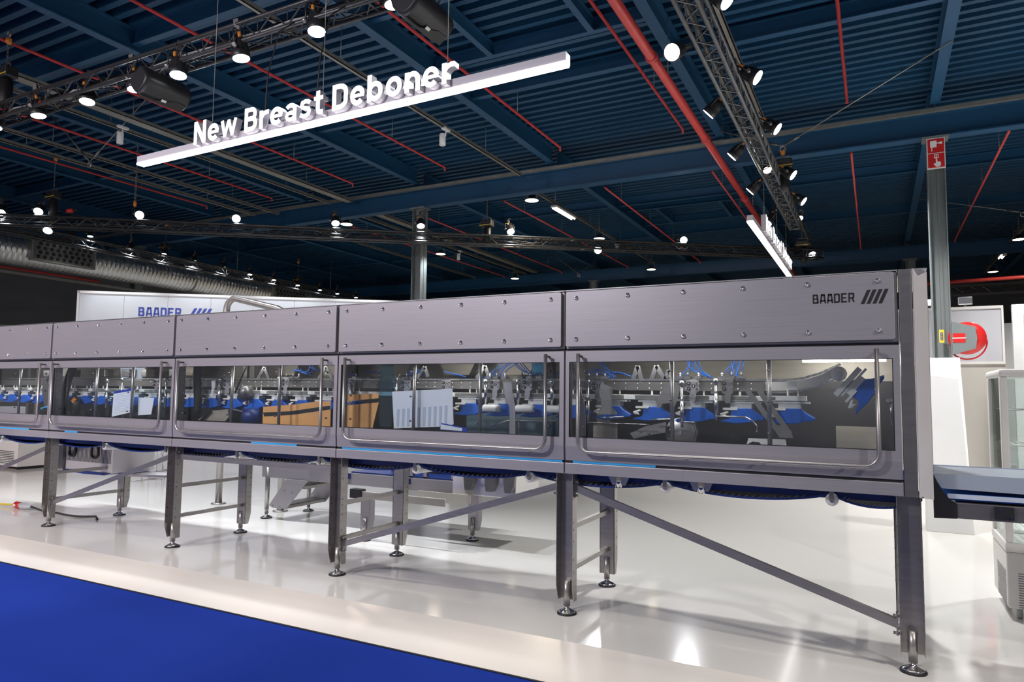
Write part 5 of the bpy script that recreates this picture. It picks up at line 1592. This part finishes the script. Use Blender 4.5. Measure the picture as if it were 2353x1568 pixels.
flat('teal_backdrop', [(-3.1, 1.29), (-2.25, 1.29), (-2.25, 1.12), (-3.1, 1.12)], 5.12, 0.01, 'teal_grey')
def sheet(nm, poly, y, m_, parent=None):
    return MB().xz(poly, y, y + 0.004).build(nm, m_, parent or MC)
pb = sheet('paper_board', [(-3.361, 1.455), (-2.806, 1.482), (-2.789, 1.217), (-2.86, 1.2), (-3.335, 1.169)], 4.42, 'paper')  # white reflection in the pane, built as a sheet behind it
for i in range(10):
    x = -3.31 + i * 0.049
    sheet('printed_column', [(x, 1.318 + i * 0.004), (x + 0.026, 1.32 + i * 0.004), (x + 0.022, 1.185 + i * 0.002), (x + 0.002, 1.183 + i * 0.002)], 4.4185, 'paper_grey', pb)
sheet('blue_folder', [(-2.885, 1.225), (-2.66, 1.195), (-2.66, 1.165), (-2.895, 1.175)], 4.40, 'logo')  # blue part of the same reflection, also built as sheets
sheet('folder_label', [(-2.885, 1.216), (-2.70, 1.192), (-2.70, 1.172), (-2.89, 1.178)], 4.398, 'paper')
# third module: orange pane reflection, built as sheets with a dark stripe
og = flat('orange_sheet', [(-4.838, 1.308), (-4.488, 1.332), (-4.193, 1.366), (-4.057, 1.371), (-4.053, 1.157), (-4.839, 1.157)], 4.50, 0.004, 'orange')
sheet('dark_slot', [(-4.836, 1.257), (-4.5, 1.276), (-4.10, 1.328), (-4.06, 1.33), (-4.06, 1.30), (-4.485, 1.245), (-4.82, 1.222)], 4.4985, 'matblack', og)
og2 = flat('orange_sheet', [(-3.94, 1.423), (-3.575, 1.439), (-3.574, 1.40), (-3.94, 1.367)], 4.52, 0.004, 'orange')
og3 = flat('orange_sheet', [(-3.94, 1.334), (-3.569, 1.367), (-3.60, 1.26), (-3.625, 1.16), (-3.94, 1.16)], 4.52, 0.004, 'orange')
flat('orange_sheet', [(-4.31, 0.93), (-4.10, 0.93), (-4.10, 0.85), (-4.25, 0.85), (-4.31, 0.87)], 4.56, 0.004, 'orange')  # orange reflection carried on below the rail as sheets
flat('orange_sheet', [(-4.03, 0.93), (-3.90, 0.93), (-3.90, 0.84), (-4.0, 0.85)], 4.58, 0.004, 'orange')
flat('tilted_tray', [(-5.689, 1.166), (-5.497, 1.259), (-5.286, 1.276), (-5.272, 1.204), (-5.313, 1.166)], 4.50, 0.006, 'back')
MB().bar((-5.62, 4.48, 1.165), (-5.49, 4.48, 1.255), 0.006, 0.03, Y3).build('tray_edge', 'black', MC)
MB().lathe([(0.02, 0), (0.075, 0.005), (0.075, 0.14), (0.02, 0.15)], (-5.08, 4.50, 1.215), (0.6, 0.4, 0.0), 20).build('dark_drum', 'belt', MC)
MB().bar((-5.21, 4.46, 1.285), (-5.05, 4.46, 1.262), 0.006, 0.012, Z3).build('bright_edge', 'polish', MC)
MB().lathe([(0.03, 0), (0.07, 0.02), (0.07, 0.10), (0.03, 0.12)], (-5.2, 4.58, 1.43), X3, 16).build('motor', 'steel_dark', MC)
MB().tube(bez((-5.08, 4.52, 1.70), (-5.1, 4.5, 1.6), (-5.16, 4.5, 1.5), (-5.2, 4.5, 1.43)), 0.008, 6).build('motor_cable', 'black', MC)
MB().box(-5.25, -5.185, 4.70, 4.74, 1.10, 1.74).build('inner_post', 'steel', MC)
flat('white_lever', [(-5.581, 1.542), (-5.532, 1.542), (-5.535, 1.47), (-5.55, 1.46), (-5.545, 1.39), (-5.59, 1.39), (-5.575, 1.46)], 4.55, 0.01, 'white_pl')
MB().tube(bez((-5.72, 4.5, 1.70), (-5.75, 4.5, 1.5), (-5.68, 4.5, 1.45), (-5.70, 4.5, 1.20)), 0.035, 8).build('dark_conduit', 'black', MC)
# fourth and fifth modules
cb = sheet('clip_board', [(-6.856, 1.40), (-6.526, 1.441), (-6.542, 1.225), (-6.868, 1.169)], 4.42, 'paper')  # clipboard reflected in the pane, built as sheets behind it
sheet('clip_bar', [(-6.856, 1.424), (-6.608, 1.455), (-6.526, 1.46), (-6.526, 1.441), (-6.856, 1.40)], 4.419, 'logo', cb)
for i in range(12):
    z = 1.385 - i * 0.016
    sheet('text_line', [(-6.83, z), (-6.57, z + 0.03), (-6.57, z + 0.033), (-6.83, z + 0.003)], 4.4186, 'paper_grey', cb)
sheet('paper_board', [(-6.474, 1.369), (-6.237, 1.368), (-6.269, 1.206), (-6.471, 1.194)], 4.43, 'paper')  # another white pane reflection built as a sheet
flat('clear_holder', [(-7.02, 1.45), (-6.08, 1.452), (-6.10, 1.17), (-7.03, 1.17)], 4.45, 0.004, 'acrylic')  # clear holder reflected in the pane, built as a sheet
flat('folded_cover', [(-7.28, 1.68), (-6.86, 1.68), (-6.90, 1.56), (-6.937, 1.447), (-7.06, 1.43), (-7.211, 1.445), (-7.25, 1.55)], 4.75, 0.03, 'paper_grey')
MB().lathe([(0.02, 0), (0.10, 0.004), (0.10, 0.06), (0.02, 0.065)], (-7.74, 4.52, 1.26), (0.25, 1, 0.1), 22).build('dark_drum', 'black', MC)
flat('amber_flap', [(-7.72, 1.32), (-7.66, 1.355), (-7.62, 1.33), (-7.68, 1.29)], 4.50, 0.004, 'amber')
MB().tube(bez((-7.70, 4.5, 1.70), (-7.76, 4.5, 1.6), (-7.86, 4.5, 1.5), (-7.84, 4.5, 1.17)), 0.04, 8).build('dark_conduit', 'black', MC)
flat('white_guard', [(-8.75, 1.69), (-8.35, 1.69), (-8.42, 1.60), (-8.75, 1.59)], 4.9, 0.01, 'white_pl')
flat('hanging_blade', [(-8.35, 1.55), (-8.29, 1.55), (-8.20, 1.42), (-8.24, 1.24), (-8.30, 1.24), (-8.36, 1.42)], 4.55, 0.006, 'steel')
MB().tube([(-8.26, 4.5, 1.22), (-8.10, 4.5, 1.25), (-7.85, 4.5, 1.25)], 0.012, 6).build('blue_rail', 'cyan', MC)
# blue air hoses over the chain
HS = [((-1.847, 1.60), (-1.787, 1.66), (-1.70, 1.62), (-1.64, 1.585)), ((-1.80, 1.58), (-1.76, 1.63), (-1.72, 1.60), (-1.66, 1.575)), ((-1.752, 1.70), (-1.72, 1.63), (-1.65, 1.62), (-1.66, 1.57)), ((-1.659, 1.603), (-1.60, 1.62), (-1.56, 1.60), (-1.50, 1.575)),
      ((-1.10, 1.72), (-1.09, 1.62), (-1.15, 1.60), (-1.17, 1.58)), ((-1.07, 1.72), (-1.06, 1.60), (-1.0, 1.60), (-0.97, 1.575)), ((-1.12, 1.72), (-1.12, 1.60), (-1.03, 1.61), (-1.0, 1.58)), ((-0.83, 1.72), (-0.84, 1.64), (-0.80, 1.61), (-0.82, 1.58)), ((-0.80, 1.72), (-0.80, 1.62), (-0.86, 1.66), (-0.87, 1.60)), ((-0.78, 1.70), (-0.76, 1.63), (-0.82, 1.60), (-0.79, 1.57)),
      ((-2.70, 1.56), (-2.60, 1.60), (-2.55, 1.68), (-2.47, 1.70)), ((-2.55, 1.57), (-2.54, 1.62), (-2.50, 1.66), (-2.42, 1.69)), ((-2.45, 1.70), (-2.40, 1.66), (-2.37, 1.62), (-2.31, 1.608)), ((-2.39, 1.70), (-2.36, 1.66), (-2.33, 1.64), (-2.29, 1.59)), ((-2.31, 1.58), (-2.26, 1.63), (-2.2, 1.60), (-2.15, 1.575)), ((-2.12, 1.57), (-2.08, 1.62), (-2.0, 1.63), (-1.93, 1.62)),
      ((-3.43, 1.60), (-3.38, 1.65), (-3.34, 1.60), (-3.29, 1.64)), ((-3.40, 1.58), (-3.36, 1.63), (-3.30, 1.63), (-3.27, 1.59)), ((-3.86, 1.61), (-3.8, 1.64), (-3.77, 1.60), (-3.72, 1.63)), ((-3.05, 1.62), (-2.98, 1.60), (-2.93, 1.60), (-2.88, 1.585)),
      ((-4.62, 1.66), (-4.58, 1.60), (-4.54, 1.62), (-4.50, 1.60)), ((-4.50, 1.70), (-4.47, 1.66), (-4.42, 1.64), (-4.38, 1.63)), ((-4.48, 1.70), (-4.46, 1.64), (-4.50, 1.62), (-4.55, 1.62)), ((-4.70, 1.63), (-4.66, 1.66), (-4.62, 1.62), (-4.58, 1.64)), ((-4.10, 1.62), (-4.06, 1.61), (-4.0, 1.60), (-3.97, 1.60))]
for q in HS:
    for d in (0.0, 0.02):
        MB().tube(bez(*[(a + d, 4.68 + d, b - d * 0.4) for a, b in q], n=8), 0.0042, 5).build('air_hose', 'hose', MC)
for x in (-1.80, -1.74, -1.68, -1.15, -1.10, -1.03, -0.88, -0.82, -0.76, -2.60, -2.54, -2.47, -2.33, -2.26, -2.18, -2.05, -3.45, -3.38, -3.31, -4.70, -4.62, -4.55, -5.50, -5.42, -3.9, -3.75, -3.66):
    v = MB()
    v.box(x - 0.022, x + 0.022, 4.60, 4.66, 1.562, 1.578)
    v.lathe([(0.009, 0), (0.009, 0.02), (0.005, 0.024), (0.005, 0.034)], (x, 4.63, 1.578), Z3, 8)
    v.build('air_valve', random.choice(['polish', 'steel_dark', 'polish']), MC)
for x, w_ in ((-6.30, 0.10), (-6.75, 0.08), (-7.05, 0.12), (-7.45, 0.08), (-8.05, 0.1), (-8.5, 0.12)):
    MB().box(x - w_ / 2, x + w_ / 2, 4.66, 4.76, 1.58, 1.66).build('drive_block', random.choice(['steel', 'steel_dark']), MC, 0.006)
# dark hopper shapes hanging under the housing at the back
for x in (-2.55, -3.1, -3.75, -4.45, -5.05, -6.5, -7.4):
    flat('hopper', [(x - 0.20, 1.75), (x + 0.20, 1.75), (x + 0.12, 1.60), (x - 0.12, 1.60)], 4.95, 0.15, 'back')

# ================================================================== OUTFEED CONVEYOR
oc = thing('outfeed_conveyor', 'low belt conveyor with blue guards leaving the machine at its right end', 'conveyor', (0.3, 4.9, 0))
g = MB()
g.add([(0.265, 4.55, 1.037), (0.31, 4.55, 0.957), (1.9, 4.55, 0.93), (1.9, 4.55, 1.03), (0.265, 4.556, 1.037), (0.31, 4.556, 0.957), (1.9, 4.556, 0.93), (1.9, 4.556, 1.03)], [(0, 1, 2, 3), (7, 6, 5, 4), (0, 4, 5, 1), (1, 5, 6, 2), (2, 6, 7, 3), (3, 7, 4, 0)])
g.build('side_guard', 'guard', oc)
MB().box(0.265, 1.9, 5.10, 5.106, 0.93, 1.04).build('side_guard', 'guard', oc)
MB().box(0.268, 1.9, 4.556, 5.10, 1.028, 1.034).build('cover_sheet', 'guard', oc)
MB().box(0.30, 1.88, 4.57, 5.09, 0.895, 0.93).build('conveyor_belt', 'blue_pl', oc)
MB().box(0.335, 1.9, 4.548, 4.556, 0.905, 0.93).build('belt_edge', 'paper_grey', oc)
f = MB()
f.xz([(0.268, 1.04), (0.30, 0.965), (0.345, 0.90), (0.375, 0.88), (0.375, 0.80), (0.268, 0.795)], 4.53, 4.56)
f.build('end_bracket', 'matblack', oc)
MB().box(0.375, 1.9, 4.54, 5.10, 0.80, 0.885).build('conveyor_frame', 'steel_dark', oc, 0.004)
pk = MB().box(0.545, 0.63, 4.52, 4.54, 0.815, 0.88).build('gear_plate', 'matblack', oc)
for x, z in ((0.57, 0.865), (0.60, 0.832), (0.62, 0.83)):
    MB().lathe([(0.008, -0.006), (0.008, 0)], (x, 4.52, z), Y3, 6).build('gear_bolt', 'chrome', pk)
for y in (4.6, 5.05):
    MB().box(1.65, 1.71, y - 0.03, y + 0.03, 0.012, 0.80).build('leg', 'steel', oc)
    MB().lathe([(0.055, 0), (0.05, 0.012), (0.0, 0.016)], (1.68, y, 0), Z3, 14).build('levelling_foot', 'chrome', oc)

# ================================================================== REAR INFEED TABLE WITH STEPS
rt = thing('infeed_table', 'stainless infeed table with blue belt and steps standing behind the machine', 'work table', (-4.9, 6.0, 0))
MB().box(-6.30, -3.66, 5.88, 5.90, 0.46, 0.585).build('front_rail', 'panel', rt, 0.004)
MB().box(-6.30, -3.66, 6.50, 6.52, 0.46, 0.585).build('rear_rail', 'panel', rt, 0.004)
MB().box(-5.0, -3.66, 5.90, 6.50, 0.575, 0.60).build('belt', 'belt', rt)
MB().box(-5.9, -5.0, 5.90, 6.50, 0.57, 0.585).build('deck', 'steel_dark', rt)
for x in (-5.02, -4.24):
    MB().box(x - 0.03, x + 0.03, 5.872, 5.88, 0.52, 0.58).build('blue_clip', 'belt', rt)
for x in (-4.22, -4.05, -3.72):
    MB().box(x - 0.02, x + 0.02, 5.90, 5.94, 0.585, 0.70).build('post', 'steel', rt)
MB().box(-4.7, -3.4, 6.2, 6.24, 0.60, 0.75).build('dark_guard', 'backdark', rt)
for x, y in ((-6.215, 5.89), (-6.15, 6.49)):
    l = MB().tube([(x, y, 0.10), (x, y, 0.575)], 0.026, 12).build('round_leg', 'handle', rt)
    foot(l, x, y)
for x, y, zt in ((-4.48, 5.50, 0.46), (-3.574, 6.05, 0.55)):
    m = MB()
    m.box(x - 0.055, x + 0.055, y + 0.01, y + 0.014, 0.095, zt)
    for sx in (-1, 1):
        m.yz([(y + 0.01, 0.095), (y + 0.05, 0.095), (y + 0.085, 0.19), (y + 0.085, zt), (y + 0.01, zt)], x + sx * 0.055 - 0.002, x + sx * 0.055 + 0.002)
    l = m.build('channel_leg', 'panel', rt)
    foot(l, x, y)
MB().box(-4.60, -3.55, 5.50, 5.52, 0.40, 0.47).build('lower_beam', 'beige', rt, 0.003)
MB().box(-4.66, -4.52, 5.48, 5.56, 0.40, 0.49).build('cable_box', 'matblack', rt, 0.005)
for y in (5.86, 6.48):
    st_ = MB()
    st_.xz([(-5.90, 0.46), (-5.58, 0.46), (-5.885, 0.13), (-6.10, 0.13), (-6.15, 0.155)], y, y + 0.008)
    sd = st_.build('step_side', 'panel', rt)
    for x, z in ((-5.92, 0.33), (-5.80, 0.32), (-6.09, 0.155), (-5.98, 0.15)):
        MB().lathe([(0.008, -0.004), (0.008, 0)], (x, y, z), Y3, 8).build('step_bolt', 'steel_dark', sd)
for x0_, x1_, z in ((-6.08, -5.88, 0.165), (-5.84, -5.62, 0.40)):
    tr = MB()
    tr.box(x0_, x1_, 5.868, 6.48, z - 0.03, z)
    to = tr.build('step_tread', 'steel', rt)
    te = MB()
    for i in range(40):
        yy = 5.88 + i * 0.015
        te.box(x0_, x1_, yy, yy + 0.007, z, z + 0.012)
    te.build('tread_teeth', 'steel_dark', to, kind='stuff')
# collection bins at its right end
MB().box(-3.66, -2.97, 5.80, 6.30, 0.48, 0.69).build('collection_bin', 'polish', rt, 0.006)
for x in (-3.45, -3.22, -3.02):
    fn = MB()
    fn.xz([(x - 0.07, 0.70), (x + 0.06, 0.70), (x + 0.05, 0.60), (x + 0.02, 0.53), (x - 0.05, 0.53)], 5.76, 5.80)
    fn.build('bin_fin', 'steel_dark', rt, 0.004)
MB().xz([(-4.0, 0.40), (-3.9, 0.37), (-3.45, 0.40), (-3.45, 0.48), (-4.05, 0.48)], 5.78, 5.80).build('bin_bracket', 'beige', rt)

gp = thing('guard_pipe', 'thick curved stainless pipe railing rising above the machine before the booth wall', 'railing', (-7.0, 6.3, 0))
pts = [(-7.5, 6.3, 0.0), (-7.5, 6.3, 2.50)] + arc((-7.36, 6.3, 2.50), 0.14, PI, PI * 0.40, 6)[1:] + [(-6.60, 6.3, 2.475), (-6.46, 6.3, 2.42), (-6.42, 6.3, 2.30), (-6.42, 6.3, 0.0)]
MB().tube(pts, 0.042, 14).build('bent_pipe', 'handle', gp)
for x in (-7.5, -6.42):
    MB().lathe([(0.09, 0), (0.09, 0.012), (0.05, 0.016)], (x, 6.3, 0), Z3, 18).build('base_flange', 'steel', gp)
